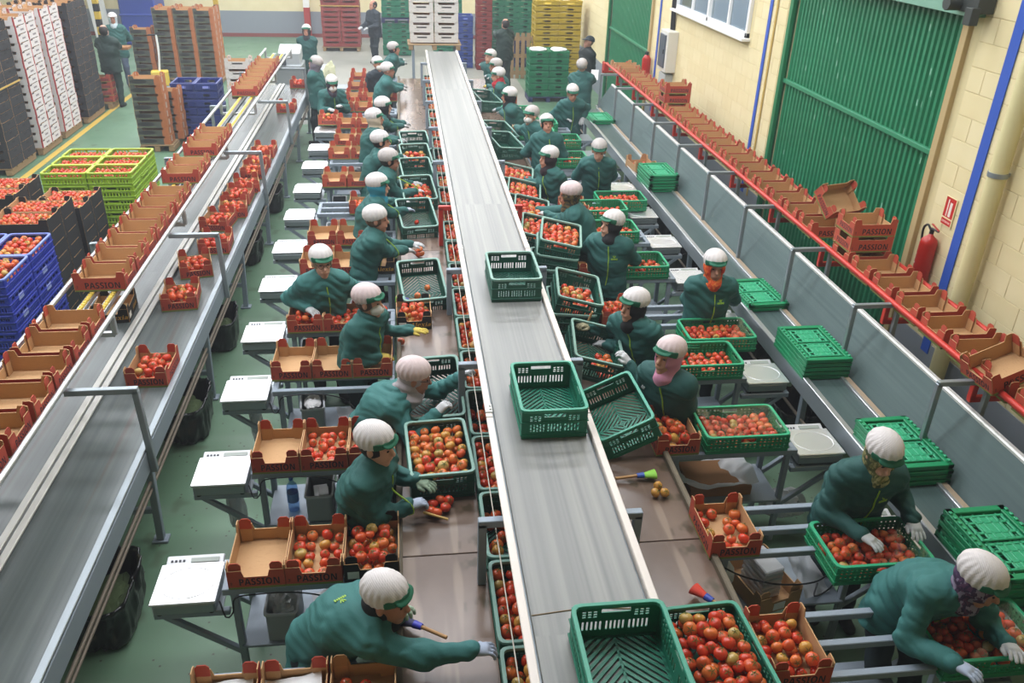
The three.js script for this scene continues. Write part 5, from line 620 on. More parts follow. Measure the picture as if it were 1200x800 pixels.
function bounds(pts, m) { const lo = [1e9, 1e9, 1e9], hi = [-1e9, -1e9, -1e9]; for (const p of pts) { lo[0] = Math.min(lo[0], p.x); lo[1] = Math.min(lo[1], p.y); lo[2] = Math.min(lo[2], p.z); hi[0] = Math.max(hi[0], p.x); hi[1] = Math.max(hi[1], p.y); hi[2] = Math.max(hi[2], p.z); } return [lo.map(v => v - m), hi.map(v => v + m)]; }
const fabricTex = tex(128, 128, (u, v) => { const n = 150 + 90 * fbm(u * 24, v * 24, 24, 5, 3); return [n, n, n]; }, false);
const netTex = tex(64, 64, (u, v) => { const n = 255 * (.55 + .45 * Math.sin(u * 6.283 * 8) * Math.sin(v * 6.283 * 8)); return [n, n, n]; }, false);
const cloth = (c, r = .85) => std(c, r, 0, { bumpMap: scaled(fabricTex, 6, 6), bumpScale: .0015 });
const P = { jacket: cloth(0x285f5a, .76), jacketDeep: cloth(0x22524e, .76), jacketBlue: cloth(0x34706c, .76), navy: cloth(0x1c2a33, .7), darkGreen: cloth(0x17332c, .7), trousers: cloth(0x1d2c30, .85), cap: std(0xd9d3d1, .75, 0, { bumpMap: scaled(netTex, 8, 8), bumpScale: .001 }), capPink: std(0xd6c3c2, .75, 0, { bumpMap: scaled(netTex, 8, 8), bumpScale: .001 }), capGrey: std(0xb9b2ae, .75, 0, { bumpMap: scaled(netTex, 8, 8), bumpScale: .001 }), band: cloth(0x1d6b50, .7), shoe: std(0x23211f, .6), glove: cloth(0xc4c6c6, .9), gloveBlue: cloth(0xaeb9cb, .9), gloveGreen: cloth(0x8fa48c, .9), gloveYellow: cloth(0xc9b14e, .8), gloveDirty: cloth(0x9c9678, .9), gloveBlack: cloth(0x24262a, .8), zip: std(0x9ac13a, .5), mask: std(0xd8d6d0, .8), hair: std(0x1c1512, .6), grey: cloth(0xa8a0a3, .9), lens: std(0x20242a, .2), eye: std(0x17120f, .2) };
const skins = [0xc49078, 0xb78068, 0xcc9c84, 0xa87660].map(c => new THREE.MeshPhysicalMaterial({ color: c, roughness: .55, sheen: .2 }));
const scarfMats = {}; function scarfMat(c) { if (typeof c !== 'number') { const pal = c; return scarfMats[c.join()] ??= std(0xffffff, .85, 0, { map: (() => { const t = tex(128, 128, (u, v) => { const n = fbm(u * 10, v * 10, 10, 13, 3), m = fbm(u * 14, v * 14, 14, 33, 2); const h = n > .55 ? pal[1] : m > .6 ? pal[2] ?? pal[1] : pal[0]; return [(h >> 16) & 255, (h >> 8) & 255, h & 255]; }); t.repeat.set(4, 4); return t; })() }); } return scarfMats[c] ??= cloth(c, .85); }
const v3 = (x, y, z) => new THREE.Vector3(x, y, z);
function ik(S, T, l1, l2, pole) { const d = T.clone().sub(S); let L = d.length(); if (L > (l1 + l2) * .985) { L = (l1 + l2) * .985; d.setLength(L); } if (L < .12) { L = .12; d.setLength(L); } const u = d.clone().normalize(), a = (l1 * l1 - l2 * l2 + L * L) / (2 * L), h = Math.sqrt(Math.max(0, l1 * l1 - a * a)); const w = pole.clone().addScaledVector(u, -pole.dot(u)).normalize(); return [S.clone().addScaledVector(u, a).addScaledVector(w, h), S.clone().add(d)]; }
function gloveGeo(E, W, sideSign, curl, cell, palmDown) { // hand beyond the wrist, along the forearm
  const z = W.clone().sub(E).normalize(); let y = palmDown.clone().addScaledVector(z, -palmDown.dot(z)); if (y.length() < .1) y.set(0, 0, 1).addScaledVector(z, -z.z); y.normalize(); const x = new THREE.Vector3().crossVectors(y, z), m = new THREE.Matrix4().makeBasis(x, y, z).setPosition(W);
  const fs = [cap(v3(-.02, 0, .03), v3(-.022, -.003, .08), .021, .019), cap(v3(0, 0, .03), v3(0, 0, .085), .022, .02), cap(v3(.02, 0, .03), v3(.022, -.003, .078), .021, .018), cap(v3(0, 0, -.05), v3(0, 0, .02), .033, .026)]; const F = [];
  [[-.031, .060, .0105], [-.0105, .074, .011], [.0105, .071, .011], [.031, .054, .0098]].forEach(([fx, len, r], i) => { let p = v3(fx, -.002, .088), a = curl * .35; for (let s = 0; s < 3; s++) { const L = len * [.42, .32, .26][s], q = p.clone().add(v3(fx * .12 * (1 - s * .4), -Math.sin(a) * L, Math.cos(a) * L)); F.push(cap(p, q, r, r * .92)); p = q; a += curl * .75; } });
  const t = sideSign; F.push(cap(v3(t * .026, -.004, .03), v3(t * .050, -.014, .055), .0135, .012), cap(v3(t * .050, -.014, .055), v3(t * (.052 - .012 * curl), -.022 - .012 * curl, .088), .012, .0105));
  const palm = join(fs, .02), f = (px, py, pz) => { let d = palm(px, py, pz); let e = 1e9; for (const q of F) e = Math.min(e, q(px, py, pz)); return smin(d, e, .008); };
  const g = surfaceNet(f, [-.085, -.12, -.09], [.085, .045, .185], cell); g.applyMatrix4(m); return g;
}
let personCount = 0;
function person(o) {
  const H = (o.H ?? 1.66) - .05, s = H / 1.66, lean = (o.lean ?? .2) + (o.lean > .15 ? .08 : 0), sl = o.side ?? 0, tw = o.twist ?? 0, face = o.face ?? 0, near = o.lod ?? 1; // lod 1 near .. 3 far
  const up = (a, b = 0) => v3(Math.sin(b), Math.cos(a) * Math.cos(b), Math.sin(a) * Math.cos(b));
  const P0 = v3(0, .93 * s, -.22 * Math.sin(lean)), C1 = P0.clone().addScaledVector(up(lean * .8, sl * .7), .26 * s), N = C1.clone().addScaledVector(up(lean * 1.15, sl), .20 * s);
  const rot = (v, a) => v.applyAxisAngle(v3(0, 1, 0), a); const axis = rot(v3(1, -Math.sin(sl), 0).normalize(), tw), fwd = rot(v3(0, -Math.sin(lean), Math.cos(lean)), tw), sh = .178 * s;
  const dn = up(lean * 1.1, sl).multiplyScalar(-.045 * s); const SL = N.clone().addScaledVector(axis, sh).add(dn), SR = N.clone().addScaledVector(axis, -sh).add(dn);
  const hp = (o.pitch ?? .35) - .42, hy = o.yaw ?? 0, hup = up(lean * .6 + hp * .5, sl * .6), Hc = N.clone().addScaledVector(hup, .185 * s);
  const hm = new THREE.Matrix4().makeRotationFromEuler(new THREE.Euler(hp + lean * .25, hy, 0, 'YXZ')); hm.scale(v3(1.1, 1.1, 1.1)); hm.setPosition(Hc); const hmi = hm.clone().invert();
  // where the head sits in the photo fixes where the person stands
  const hw = at(o.head[0], o.head[1], Hc.y + .01), root = hw.clone().sub(rot(Hc.clone(), face)); root.y = 0;
  const toLocal = p => rot(p.clone().sub(root), -face);
  const T = (h, def) => h ? toLocal(h.isVector3 ? h : at(h[0], h[1], h[2])) : def;
  const tl = T(o.left, N.clone().add(v3(.16, -.42, .34))), tr = T(o.right, N.clone().add(v3(-.16, -.42, .34)));
  const back = (S, q) => q.clone().addScaledVector(q.clone().sub(S).normalize(), -.06);
  const [EL, WL] = ik(SL, back(SL, tl), .285 * s, .25 * s, v3(.45, -.8, -.4)), [ER, WR] = ik(SR, back(SR, tr), .285 * s, .25 * s, v3(-.45, -.8, -.4));
  const hipL = P0.clone().add(v3(.095 * s, -.06, 0)), hipR = P0.clone().add(v3(-.095 * s, -.06, 0)), st = o.stride ?? .05, AL = v3(.11 * s, .08, st), AR = v3(-.11 * s, .08, -st), KL = hipL.clone().lerp(AL, .5).add(v3(0, 0, .05)), KR = hipR.clone().lerp(AR, .5).add(v3(0, 0, .05));
  const g = thing('person', o.label, 'person', root, face, o.group); personCount++;
  const c1 = [.011, .014, .019][near - 1], ch = [.0055, .007, .011][near - 1], cg = [.0045, .006, .009][near - 1];
  const inHead = f => (x, y, z) => { const e = hmi.elements, a = x, b = y, c = z; return f(e[0] * a + e[4] * b + e[8] * c + e[12], e[1] * a + e[5] * b + e[9] * c + e[13], e[2] * a + e[6] * b + e[10] * c + e[14]); };
  // ---- body (skin), one surface: head grid joined with the trunk and limbs
  const hd = (() => { const sk = ell(0, .03, -.012, .077, .098, .096), jaw = ell(0, -.05, .022, .058, .072, .066), A = [sk, jaw, cap(v3(0, .0, .084), v3(0, -.032, .102), .010, .0135), cap(v3(-.018, -.066, .082), v3(.018, -.066, .082), .0085, .0085), cap(v3(-.035, .022, .079), v3(.035, .022, .079), .011, .011), ell(0, -.108, .052, .028, .022, .024), ell(.079, -.008, -.006, .011, .03, .018), ell(-.079, -.008, -.006, .011, .03, .018)], h = join(A, .018), e1 = ell(.032, .002, .099, .017, .010, .015), e2 = ell(-.032, .002, .099, .017, .010, .015), mo = cap(v3(-.016, -.0655, .094), v3(.016, -.0655, .094), .0025, .0025); return (x, y, z) => Math.max(Math.max(h(x, y, z), -e1(x, y, z)), Math.max(-e2(x, y, z), -mo(x, y, z))); })();
  const NB = N.clone().addScaledVector(up(lean), -.03), neck = cap(NB, Hc.clone().addScaledVector(hup, -.05).add(v3(0, 0, -.012)), .062 * s, .052 * s);
  const limbs = [cap(P0, C1, .105, .11), cap(C1, NB, .11, .075), cap(SL, SR, .05, .05), cap(SL, EL, .044, .034), cap(EL, WL, .034, .025), cap(SR, ER, .044, .034), cap(ER, WR, .034, .025), cap(hipL, KL, .075, .05), cap(KL, AL, .05, .036), cap(hipR, KR, .075, .05), cap(KR, AR, .05, .036), cap(WL, WL.clone().addScaledVector(WL.clone().sub(EL).normalize(), .09), .024, .016), cap(WR, WR.clone().addScaledVector(WR.clone().sub(ER).normalize(), .09), .024, .016), cap(AL, AL.clone().add(v3(0, -.04, .12)), .03, .026), cap(AR, AR.clone().add(v3(0, -.04, .12)), .03, .026)];
  const all = join([...limbs, neck], .03), headW = inHead(hd); const bodyF = (x, y, z) => smin(all(x, y, z), headW(x, y, z), .02);
  const pts = [P0, C1, N, SL, SR, EL, ER, WL, WR, hipL, hipR, KL, KR, AL, AR]; const cutY = (p, n) => (x, y, z) => (x - p.x) * n.x + (y - p.y) * n.y + (z - p.z) * n.z;
  const [bl, bh] = bounds([...pts, WL.clone().lerp(EL, -.5), WR.clone().lerp(ER, -.5), v3(0, .02, .2)], .13); const coarse = surfaceNet((x, y, z) => all(x, y, z), bl, bh, c1 * 1.5);
  const [hl, hh] = bounds([Hc], .185 * s + .02); hl[1] = Math.min(hl[1], N.y - .05); const fine = surfaceNet((x, y, z) => Math.max(bodyF(x, y, z), (NB.y - .01) - y), hl, hh, ch);
  part(g, 'body', (() => { const a = coarse, b = fine; return mergeGeometries([a, b]); })(), skins[(o.skin ?? personCount) % 4]);
  const W2 = m => (geo) => { geo.applyMatrix4(hm); return geo; }, place = W2();
  for (const e of [-1, 1]) part(g, 'eye', place(fin(new THREE.SphereGeometry(.008, 8, 6)).scale(1.4, .6, .7).translate(e * .032, .002, .083)), P.eye);
  // ---- jacket
  const jm = o.jacket ?? P.jacket, wv = (o.head[0] * 7 + o.head[1] * 3) % 6; const hemY = (o.hem ?? .74) * s;
  const hw2 = .075 * s, off = axis.clone().multiplyScalar(hw2), Pb = P0.clone().add(v3(0, -.16 * s, 0));
  const torso = [cap(Pb.clone().add(v3(hw2 * 1.25, 0, 0)), C1.clone().add(off), .135 * s, .126 * s), cap(Pb.clone().add(v3(-hw2 * 1.25, 0, 0)), C1.clone().sub(off), .135 * s, .126 * s), cap(C1.clone().add(off), SL.clone().lerp(N, .3), .126 * s, .09 * s), cap(C1.clone().sub(off), SR.clone().lerp(N, .3), .126 * s, .09 * s), cap(P0, C1, .15 * s, .14 * s), cap(C1, NB, .13 * s, .10 * s), cap(SL, SR, .07 * s, .07 * s)];
  const slv = [cap(SL, EL, .076 * s, .068 * s), cap(EL, WL, .068 * s, .05 * s), cap(SR, ER, .076 * s, .068 * s), cap(ER, WR, .068 * s, .05 * s)], collar = o.scarf && !o.collar ? cap(NB.clone().addScaledVector(up(lean), -.03), NB.clone(), .08 * s, .075 * s) : cap(NB.clone(), N.clone().addScaledVector(hup, .035), .082 * s, .072 * s);
  const jt = join([...torso, collar], .09), js = slv.map(f => f), jf = (x, y, z) => { let d = jt(x, y, z); for (const f of js) d = smin(d, f(x, y, z), .035); let w = 0; if (d < .05 && d > -.05) { const a = x * 9 + wv, b = y * 11 - z * 7, q = Math.sin(a + 2.2 * Math.sin(b) + 1.1 * Math.sin(z * 19 + y * 8)), r = Math.sin(y * 31 + 2.6 * Math.sin(x * 13 + wv) + 2 * Math.sin(z * 15)); w = .006 * q + .0075 * (1 - 2 * Math.abs(r)) * (.55 + .45 * Math.sin(x * 8 + z * 11 + wv)) + .0025 * Math.sin(y * 83 + x * 47 + z * 39 + 2 * r); } return Math.max(d + w, hemY - y); };
  const [jl, jh] = bounds([P0, C1, N, SL, SR, EL, ER, WL, WR, v3(P0.x, hemY + .02, P0.z)], .2 * s); part(g, 'jacket', surfaceNet(jf, jl, jh, c1), jm);
  // ---- zip and emblem on the jacket front
  const hit = (from, dir) => { const p = from.clone().addScaledVector(dir, .45); for (let i = 0; i < 40; i++) { const d = jf(p.x, p.y, p.z); if (d < .002) break; p.addScaledVector(dir, -Math.max(.003, d * .8)); } return p; };
  if (near < 3 || o.zip) { if (o.zip !== 0) { const zp = []; for (let i = 0; i <= 8; i++) { const t = i / 8, b = t < .4 ? N.clone().lerp(C1, t / .4) : C1.clone().lerp(P0, (t - .4) / .6); b.add(v3(0, t < .05 ? .0 : 0, 0)); zp.push(hit(b.addScaledVector(axis, .012 + .02 * Math.sin(t * 3)), fwd)); } part(g, 'zip', tube(zp, .0065 * s, 24, 5), o.zipMat ?? P.zip); }
    const em = (base, dir) => { const c = hit(base, dir), e = .004, nrm = v3(jf(c.x + e, c.y, c.z) - jf(c.x - e, c.y, c.z), jf(c.x, c.y + e, c.z) - jf(c.x, c.y - e, c.z), jf(c.x, c.y, c.z + e) - jf(c.x, c.y, c.z - e)).normalize(); const ge = merge([...[-.03, -.018, -.006, .006, .018, .03].map((x, i) => cbox(.009, .016 + .004 * (i % 2), .003, x, -.008, 0, .001)), ...[-.5, 0, .5].map(a => tilt(cbox(.006, .026, .003, 0, .02, 0, .001), 0, 0, -a))]); const q = new THREE.Object3D(); q.position.copy(c).addScaledVector(nrm, .001); q.lookAt(c.clone().add(nrm)); q.updateMatrix(); ge.applyMatrix4(q.matrix); part(g, 'emblem', ge, P.zip); };
    if (o.emblem) em(C1.clone().lerp(N, .35).addScaledVector(axis, .085), fwd); if (o.backEmblem) em(C1.clone().lerp(N, .5).addScaledVector(axis, .03), fwd.clone().negate()); }
  if (o.collar) part(g, 'collar', surfaceNet((x, y, z) => Math.max(collar(x, y, z) - .012, -(y - (N.y - .015))), ...bounds([N], .16), ch * 1.3), scarfMat(o.collar));
  // ---- trousers and shoes
  const tf = join([cap(P0, P0.clone().add(v3(0, -.08, 0)), .118 * s, .115 * s), cap(hipL, KL, .098 * s, .072 * s), cap(KL, AL, .072 * s, .06 * s), cap(hipR, KR, .098 * s, .072 * s), cap(KR, AR, .072 * s, .06 * s)], .03); const [tl0, th0] = bounds([P0, hipL, hipR, KL, KR, AL, AR], .14); part(g, 'trousers', surfaceNet((x, y, z) => Math.max(tf(x, y, z) + .004 * Math.sin(y * 40 + x * 20), .05 - y), tl0, th0, c1 * 1.4), o.trousers ?? P.trousers);
  for (const A of [AL, AR]) { const sf = join([cap(A.clone().add(v3(0, -.03, -.03)), A.clone().add(v3(0, -.035, .13)), .046, .04), cap(A, A.clone().add(v3(0, -.03, .02)), .05, .045)], .02); part(g, 'shoe', surfaceNet((x, y, z) => Math.max(sf(x, y, z), .004 - y), ...bounds([A, A.clone().add(v3(0, -.05, .14))], .07), .013), P.shoe); }
  // ---- gloves
  const cu = o.curl ?? .55; part(g, 'glove', gloveGeo(EL, WL, -1, o.curlL ?? cu, cg, v3(0, 1, 0)), o.gloveL ?? o.glove ?? P.glove); part(g, 'glove', gloveGeo(ER, WR, 1, o.curlR ?? cu, cg, v3(0, 1, 0)), o.gloveR ?? o.glove ?? P.glove);
  // ---- headwear
  const hb = [[-.16, -.19, -.17], [.16, .19, .19]], net = (f) => place(surfaceNet(f, ...hb, ch));
  if (o.scarf) { const sh1 = ell(0, -.002, -.016, .092, .122, .108), op = ell(0, -.022, .105, .056, .078, .066), shell = inHead((x, y, z) => Math.max(sh1(x, y, z), -op(x, y, z))), drape = cap(Hc.clone().addScaledVector(hup, -.085).add(v3(0, 0, -.01)), N.clone().addScaledVector(up(lean), .012), .08 * s, .112 * s), front = cap(N.clone().addScaledVector(hup, .05).addScaledVector(fwd, .04), N.clone().addScaledVector(fwd, .06).addScaledVector(up(lean), .03), .062, .066), dj = join([drape, front], .03), hole = inHead(op);
    const q = (x, y, z) => Math.max(smin(shell(x, y, z), dj(x, y, z), .03), -hole(x, y, z)) + .003 * Math.sin(y * 55 + x * 30 + z * 20), [sl0, sh0] = bounds([Hc, N], .16); part(g, 'head_scarf', surfaceNet(q, sl0, sh0, ch), scarfMat(o.scarf)); }
  if (o.neckScarf) { const ring = cap(Hc.clone().addScaledVector(hup, -.095).add(v3(0, 0, -.015)), N.clone().addScaledVector(hup, .025), .1 * s, .142 * s), fo = inHead(ell(0, -.03, .12, .06, .09, .075)); part(g, 'neck_scarf', surfaceNet((x, y, z) => Math.max(ring(x, y, z), -fo(x, y, z)) + .004 * Math.sin(y * 80 + x * 40 + z * 30), ...bounds([Hc, N], .17), ch), scarfMat(o.neckScarf)); }
  if (o.hair) part(g, 'hair', net((x, y, z) => Math.max(ell(0, .02, -.018, .084, .105, .102)(x, y, z), z - .045 - .9 * Math.max(0, y - .035), -.075 - y)), o.hair === 1 ? P.hair : o.hair);
  if (o.cap !== null) { const ce = ell(0, .058, -.022, .099, .094, .12), cut = (y, z) => (.014 + .26 * z) - y; part(g, 'cap', net((x, y, z) => Math.max(ce(x, y, z) + .0022 * Math.sin(Math.atan2(x, z + .02) * 17 + wv) * smooth(.1, .02, y - .05), cut(y, z))), o.cap ?? P.cap);
    if (o.band !== null) { const be = ell(0, .056, -.020, .102, .096, .122), br = ell(0, .046, .084, .076, .012, .034); part(g, 'cap_band', net((x, y, z) => Math.min(Math.max(be(x, y, z), cut(y, z) - .002, y - .074 - .1 * (z - .08), .022 - z), smin(br(x, y + (z - .1) * .45, z), 1, .001))), o.band ?? P.band); } }
  if (o.flatCap) part(g, 'cap', net((x, y, z) => Math.min(Math.max(ell(0, .05, -.015, .09, .085, .108)(x, y, z), .03 - y), ell(0, .038, .115, .06, .008, .05)(x, y + (z - .1) * .3, z))), o.flatCap);
  if (o.mask) part(g, 'face_mask', net((x, y, z) => Math.max(ell(0, -.052, .045, .064, .052, .07)(x, y, z), .028 - z)), P.mask);
  if (o.glasses) part(g, 'glasses', place(merge([fin(new THREE.TorusGeometry(.02, .002, 5, 16)).translate(.032, .0, .1), fin(new THREE.TorusGeometry(.02, .002, 5, 16)).translate(-.032, 0, .1), rod([-.012, .003, .1], [.012, .003, .1], .002), rod([.052, .004, .098], [.078, .006, 0], .002), rod([-.052, .004, .098], [-.078, .006, 0], .002)])), P.lens);
  return g;
}
const E = Math.PI / 2; // facing the sorting tables from the aisle side: E; from the wall side: -E; towards the gallery: 0
// aisle-side sorters
person({ head: [455, 700], lean: .95, twist: .5, face: E - .35, pitch: .2, yaw: -.1, side: 0, left: [482, 722, 1.08], right: [588, 764, 1.06], curlL: 1.1, neckScarf: 0x16181a, backEmblem: 1, gloveL: P.gloveGreen, gloveR: P.gloveBlue, cap: P.cap, jacket: P.jacketBlue, label: 'woman in a white cap and black neck scarf reaching across to the full crates', curlR: .8 });
person({ head: [442, 520], lean: .22, face: E - .45, pitch: .4, left: [494, 568, 1.02], right: [486, 596, 1.0], hair: 1, collar: 0x12181a, gloveL: P.gloveGreen, gloveR: P.gloveBlue, curlR: 1, cap: P.cap, label: 'worker in a white cap trimming a tomato bunch over the brown table' });
person({ head: [487, 440], lean: .8, twist: -.3, face: E - .1, pitch: .35, left: [546, 441, 1.22], right: [520, 486, 1.14], neckScarf: 0xa8a0a3, hair: P.grey, cap: P.capPink, band: null, jacket: P.jacketBlue, label: 'woman in a pinkish cap and grey hood leaning over a full crate', glasses: 1, curlR: 1.1, elbow: 1 });
person({ head: [433, 352], lean: .25, twist: -.2, face: E - .4, pitch: .3, left: [487, 390, 1.05], right: [446, 424, .95], mask: 1, hair: std(0x5a4638, .6), collar: 0x14181a, gloveL: P.gloveYellow, gloveR: P.gloveYellow, cap: P.capPink, curlL: .25, label: 'masked worker in a pale cap stretching out a yellow glove' });
person({ head: [442, 256], lean: .3, face: E - .1, pitch: .3, left: [487, 288, 1.05], right: [484, 295, 1.02], hair: std(0x6a4c34, .6), cap: P.cap, band: null, label: 'woman with brown hair below her white cap holding a tipped crate', lod: 2 });
person({ head: [444, 217], lean: .3, face: E, pitch: .3, left: [482, 238, 1.05], right: [492, 247, 1.05], scarf: 0x2a8aa0, cap: P.cap, gloveR: P.gloveBlue, label: 'sorter in a turquoise head scarf and white cap with a blue glove', lod: 2 });
person({ head: [457, 187], lean: .32, face: E, pitch: .35, left: [486, 217, 1.05], right: [490, 226, 1.03], collar: 0xa8263a, hair: 1, cap: P.capGrey, label: 'sorter with a crimson collar and dark hair below her cap', lod: 2 });
person({ head: [447, 165], lean: .3, face: E, pitch: .3, left: [480, 185, 1.05], right: [482, 188, 1.05], hair: 1, cap: P.cap, label: 'dark haired sorter between the crimson collar and the cream scarf', lod: 2 });
person({ head: [440, 138], lean: .2, face: E, pitch: .25, left: [470, 165, 1.05], right: [476, 168, 1.03], scarf: 0xc9b7a0, cap: P.cap, label: 'sorter in a cream head scarf standing upright at the brown table', lod: 2 });
person({ head: [450, 124], lean: .3, face: E, pitch: .3, left: [481, 146, 1.05], right: [483, 150, 1.05], scarf: 0x23262b, cap: P.cap, label: 'sorter in a black head scarf behind the cream scarfed one', lod: 2 });
person({ head: [455, 82], lean: .3, face: E, pitch: .3, left: [476, 102, 1.05], right: [476, 106, 1.05], skin: 3, cap: P.cap, jacket: P.jacketBlue, label: 'sorter with bowed capped head picking over tomatoes behind the far boxes', lod: 3 });
person({ head: [443, 75], lean: .25, face: .5, pitch: .2, mask: 1, left: [440, 97, 1.0], right: [432, 96, 1.0], cap: P.cap, jacket: P.navy, label: 'masked worker in navy beside the far aisle boxes', lod: 3 });
person({ head: [462, 57], lean: .3, face: E, pitch: .25, left: [480, 72, 1.05], right: [482, 76, 1.05], cap: P.capGrey, hair: 1, label: 'last sorter of the aisle side by the green crate stack', lod: 3 });
// aisle-side packers
person({ head: [377, 306], lean: .2, face: .25, pitch: .35, yaw: .1, left: [392, 345, 1.08], right: [360, 368, 1.02], glasses: 1, collar: 0x2e86b0, cap: P.cap, hair: std(0x9a8468, .6), skin: 2, jacket: P.jacketBlue, label: 'older woman in glasses and blue collar packing PASSION boxes', gloveL: P.gloveDirty });
person({ head: [389, 98], lean: .45, face: .25, pitch: .45, left: [400, 128, 1.05], right: [386, 131, 1.05], mask: 1, scarf: 0x3b3340, cap: P.cap, label: 'masked packer bending over a full box beside the aisle', lod: 2 });
person({ head: [369, 74], lean: .08, face: -1.9, pitch: .1, left: [360, 100, 1.0], right: [356, 88, 1.1], scarf: 0x7b7480, cap: P.capGrey, H: 1.7, label: 'worker in a grey hood loading boxes at the aisle belt end', lod: 2 });
person({ head: [359, 36], lean: .08, face: -.1, pitch: .2, left: [364, 46, 1.25], right: [357, 46, 1.25], scarf: 0x2a2a2e, cap: P.cap, jacket: P.jacketDeep, hem: .5, label: 'worker with raised hands standing alone behind the roller track end', lod: 3 });
// wall-side sorters
person({ head: [574, 66], lean: .25, face: -E + .6, pitch: .2, left: [562, 78, 1.05], right: [560, 74, 1.15], cap: P.cap, label: 'sorter holding up a brush beside the red crate stack', lod: 3, curl: 1 });
person({ head: [580, 77], lean: .35, face: -E, pitch: .3, left: [564, 92, 1.05], right: [562, 90, 1.05], cap: P.capGrey, label: 'sorter with bowed head between the brush holder and the red scarf', lod: 3 });
person({ head: [583, 88], lean: .35, face: -E, pitch: .35, left: [561, 108, 1.02], right: [560, 102, 1.05], neckScarf: 0xb3202c, cap: P.cap, glove: P.gloveYellow, label: 'sorter in a bright red neck scarf and yellow gloves', lod: 2 });
person({ head: [596, 112], lean: .3, face: -E, pitch: .3, left: [580, 133, 1.05], right: [577, 130, 1.05], scarf: 0x17191c, cap: P.cap, label: 'sorter in a black scarf beside a pink topped box', lod: 2 });
person({ head: [622, 135], lean: .3, side: -.15, face: -.9, pitch: .25, left: [605, 148, 1.05], right: [594, 146, 1.05], mask: 1, cap: P.capGrey, label: 'masked sorter turning towards the gallery with a lime zip', zip: 1, lod: 2, gloveR: P.gloveDirty });
person({ head: [641, 145], lean: .05, face: .05, pitch: .1, left: [664, 182, .98], right: [632, 184, .98], cap: P.cap, hair: 1, skin: 1, label: 'worker walking upright towards the gallery between the tables', zip: 1, lod: 2, emblem: 1 });
person({ head: [642, 184], lean: .3, twist: .2, face: -E + .4, pitch: .25, left: [600, 217, 1.05], right: [604, 212, 1.05], scarf: 0x2b1c22, cap: P.cap, gloveL: P.gloveBlue, label: 'sorter in a dark maroon scarf reaching into a tipped crate', lod: 2 });
person({ head: [667, 227], lean: .4, face: -E - .1, pitch: .35, left: [628, 250, 1.1], right: [625, 247, 1.1], scarf: [0x2a2a24, 0x6a5a34], cap: P.capPink, band: null, label: 'hooded sorter with a patterned scarf seen from behind her shoulder', lod: 2 });
person({ head: [716, 262], lean: .12, face: -.4, yaw: -.7, pitch: .2, left: [746, 303, 1.0], right: [704, 312, 1.0], scarf: 0x191a1e, cap: P.cap, emblem: 1, skin: 2, label: 'woman in a black scarf standing with folded arms behind a green crate', zip: 1, curl: .9, gloveL: P.gloveGreen });
person({ head: [742, 357], lean: .35, twist: .3, face: -E + .5, pitch: .2, left: [706, 405, 1.0], right: [684, 385, 1.14], scarf: 0x121316, collar: 0x6a4030, cap: P.cap, skin: 0, gloveR: P.gloveDirty, curlR: 1.2, label: 'woman in a black head scarf scraping a crate with a wooden handle' });
person({ head: [783, 416], lean: .25, twist: .2, face: -E + .6, pitch: .2, left: [765, 461, 1.12], right: [733, 425, 1.22], scarf: 0xcf8ca8, cap: P.capPink, skin: 0, jacket: P.jacketDeep, glove: P.glove, curl: .9, label: 'woman in a pink head scarf lifting an empty green crate' });
// wall-side packers
person({ head: [671, 109], lean: .3, face: 0, pitch: .5, left: [684, 141, 1.0], right: [662, 142, 1.0], cap: P.cap, label: 'packer with lowered head behind a green crate near the folded pair', zip: 1, lod: 2 });
person({ head: [702, 176], lean: .35, face: -.2, pitch: .5, left: [704, 205, 1.0], right: [688, 204, 1.02], cap: P.capGrey, collar: 0x1a1c20, label: 'packer bending over tomatoes beside the white rimmed box', lod: 2, zip: 1 });
person({ head: [838, 311], lean: .2, face: -.12, pitch: .3, left: [860, 356, .9], right: [810, 360, .88], scarf: [0xd9531c, 0xc23a14, 0xe57a30], cap: P.cap, emblem: 1, skin: 3, glove: P.gloveGreen, label: 'woman in a bright orange head scarf behind a film covered crate', zip: 1 });
person({ head: [1035, 532], lean: .35, face: -.05, pitch: .6, left: [1072, 618, 1.0], right: [1012, 636, 1.0], scarf: [0x6f7042, 0x3f4a2c, 0xa39a68], collar: 0x2f7fa6, cap: P.cap, emblem: 1, skin: 2, curl: .4, H: 1.72, label: 'packer in a camouflage scarf and lime zip smoothing tomatoes in a crate', jacket: P.jacketDeep });
person({ head: [1150, 680], lean: .75, face: .15, pitch: .45, yaw: .4, side: .12, left: [1188, 768, 1.02], right: [1122, 790, 1.0], scarf: [0x3a2a48, 0x8a7f94, 0x5a3a58], cap: P.cap, emblem: 1, skin: 1, gloveL: P.glove, gloveR: P.gloveBlue, H: 1.7, label: 'woman in a purple patterned scarf bending low over a film wrapped crate', jacket: P.jacketBlue });
person({ head: [682, 77], lean: .05, face: Math.PI - .3, pitch: .2, right: [697, 88, 1.2], left: [680, 100, 1.0], cap: P.capGrey, band: null, H: 1.72, label: 'checker in a white cap seen from behind holding a sheet', lod: 2, zip: 0 });
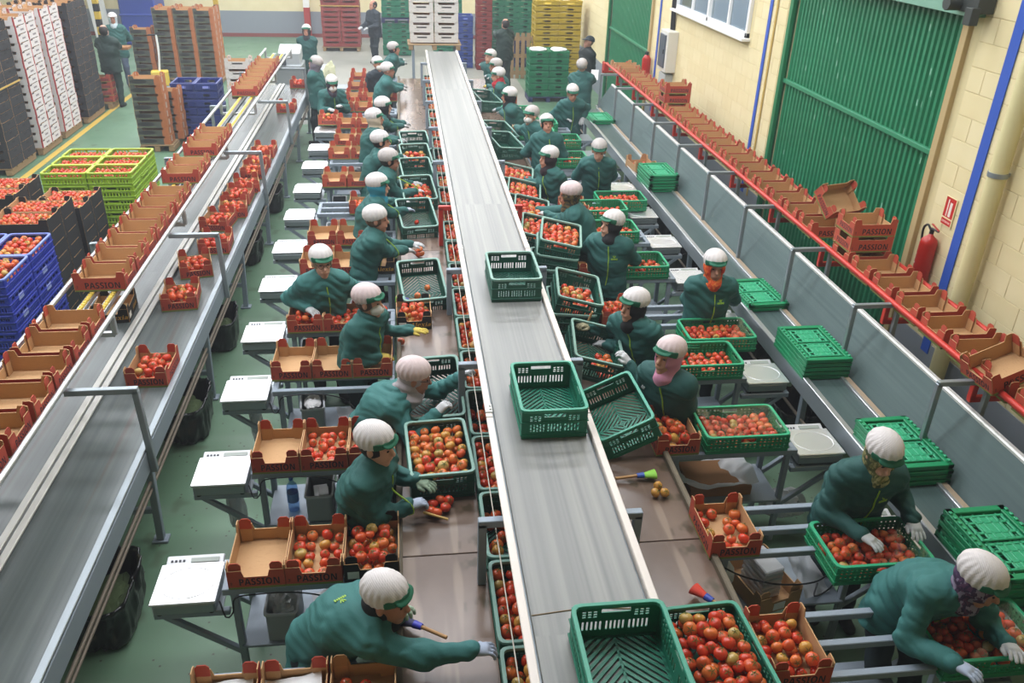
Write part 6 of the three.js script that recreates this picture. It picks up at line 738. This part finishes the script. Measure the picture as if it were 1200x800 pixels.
// people at the edges of the hall
person({ head: [690, 49], lean: .05, face: -1.2, pitch: .15, left: [672, 72, 1.0], right: [688, 75, 1.0], cap: null, flatCap: P.navy, jacket: cloth(0x14201f, .7), H: 1.78, label: 'man in a dark jacket and peaked cap beside the far sheet door', lod: 2, zip: 0 });
person({ head: [592, 28], lean: .08, face: Math.PI + .5, pitch: .1, left: [575, 34, 1.35], right: [600, 50, .95], cap: null, hair: 1, jacket: P.darkGreen, H: 1.78, trousers: P.darkGreen, label: 'man in dark green overalls facing the red and blue crate stacks', lod: 2, zip: 0 });
person({ head: [437, 6], lean: .1, face: -.9, pitch: .2, cap: null, hair: 1, jacket: P.navy, H: 1.76, label: 'man in navy beside the tall red box pallet', lod: 3, zip: 0 });
person({ head: [122, 36], lean: .06, face: Math.PI - .2, pitch: .1, cap: null, hair: 1, jacket: P.darkGreen, trousers: P.darkGreen, H: 1.78, left: [115, 52, 1.2], right: [142, 54, 1.2], label: 'dark haired man seen from behind carrying a tray by the tall stacks', lod: 2, zip: 0 });
person({ head: [132, 22], lean: .05, face: .3, pitch: .2, scarf: 0xb9c6cc, cap: P.cap, band: P.cap, trousers: cloth(0x4a5a70, .8), H: 1.74, left: [146, 50, 1.0], right: [128, 50, 1.0], hem: .5, label: 'woman in a pale scarf facing the dark haired man by the tall stacks', lod: 2, zip: 0 });
{ const p = at(697, 86, 1.22); p.y -= .03; solo('paper_sheet', tilt(sheet(.16, .22, 91, .01), 1.1, 0, 0), M2.paper, 'white check sheet held by the worker seen from behind', 'paper', p, -.3); const q = at(141, 53, 1.2); q.y = 1.12; solo('cardboard_tray', cbox(.4, .06, .3, 0, .03, 0, .006), M2.card, 'orange brown tray carried by the dark haired man', 'tray', q); }
brush(492, 738, .93, 2.6, 0x3a3a5c, 0x3a3fb8, 'hand brush with a violet head and wooden handle under the black scarf woman'); solo('scraper_handle', rod([0, 0, 0], [.05, .16, .02], .011, 8), std(0xb98d5a, .6), 'wooden scraper handle in the fist of the black scarf woman', 'scraper', at(686, 383, 1.16)); solo('knife_handle', rod([0, 0, 0], [.16, -.03, .05], .009, 8), std(0xc9a45a, .6), 'wooden knife handle beside the tomato bunch on the brown table', 'knife', at(496, 600, .96));
console.log('people', personCount);
flushTomatoes();
// ------------------------------------------------------------------ hand over
scene.traverse(o => { if (o.isMesh || o.isInstancedMesh) { o.castShadow = true; o.receiveShadow = true; } });
renderer.render(scene, camera);
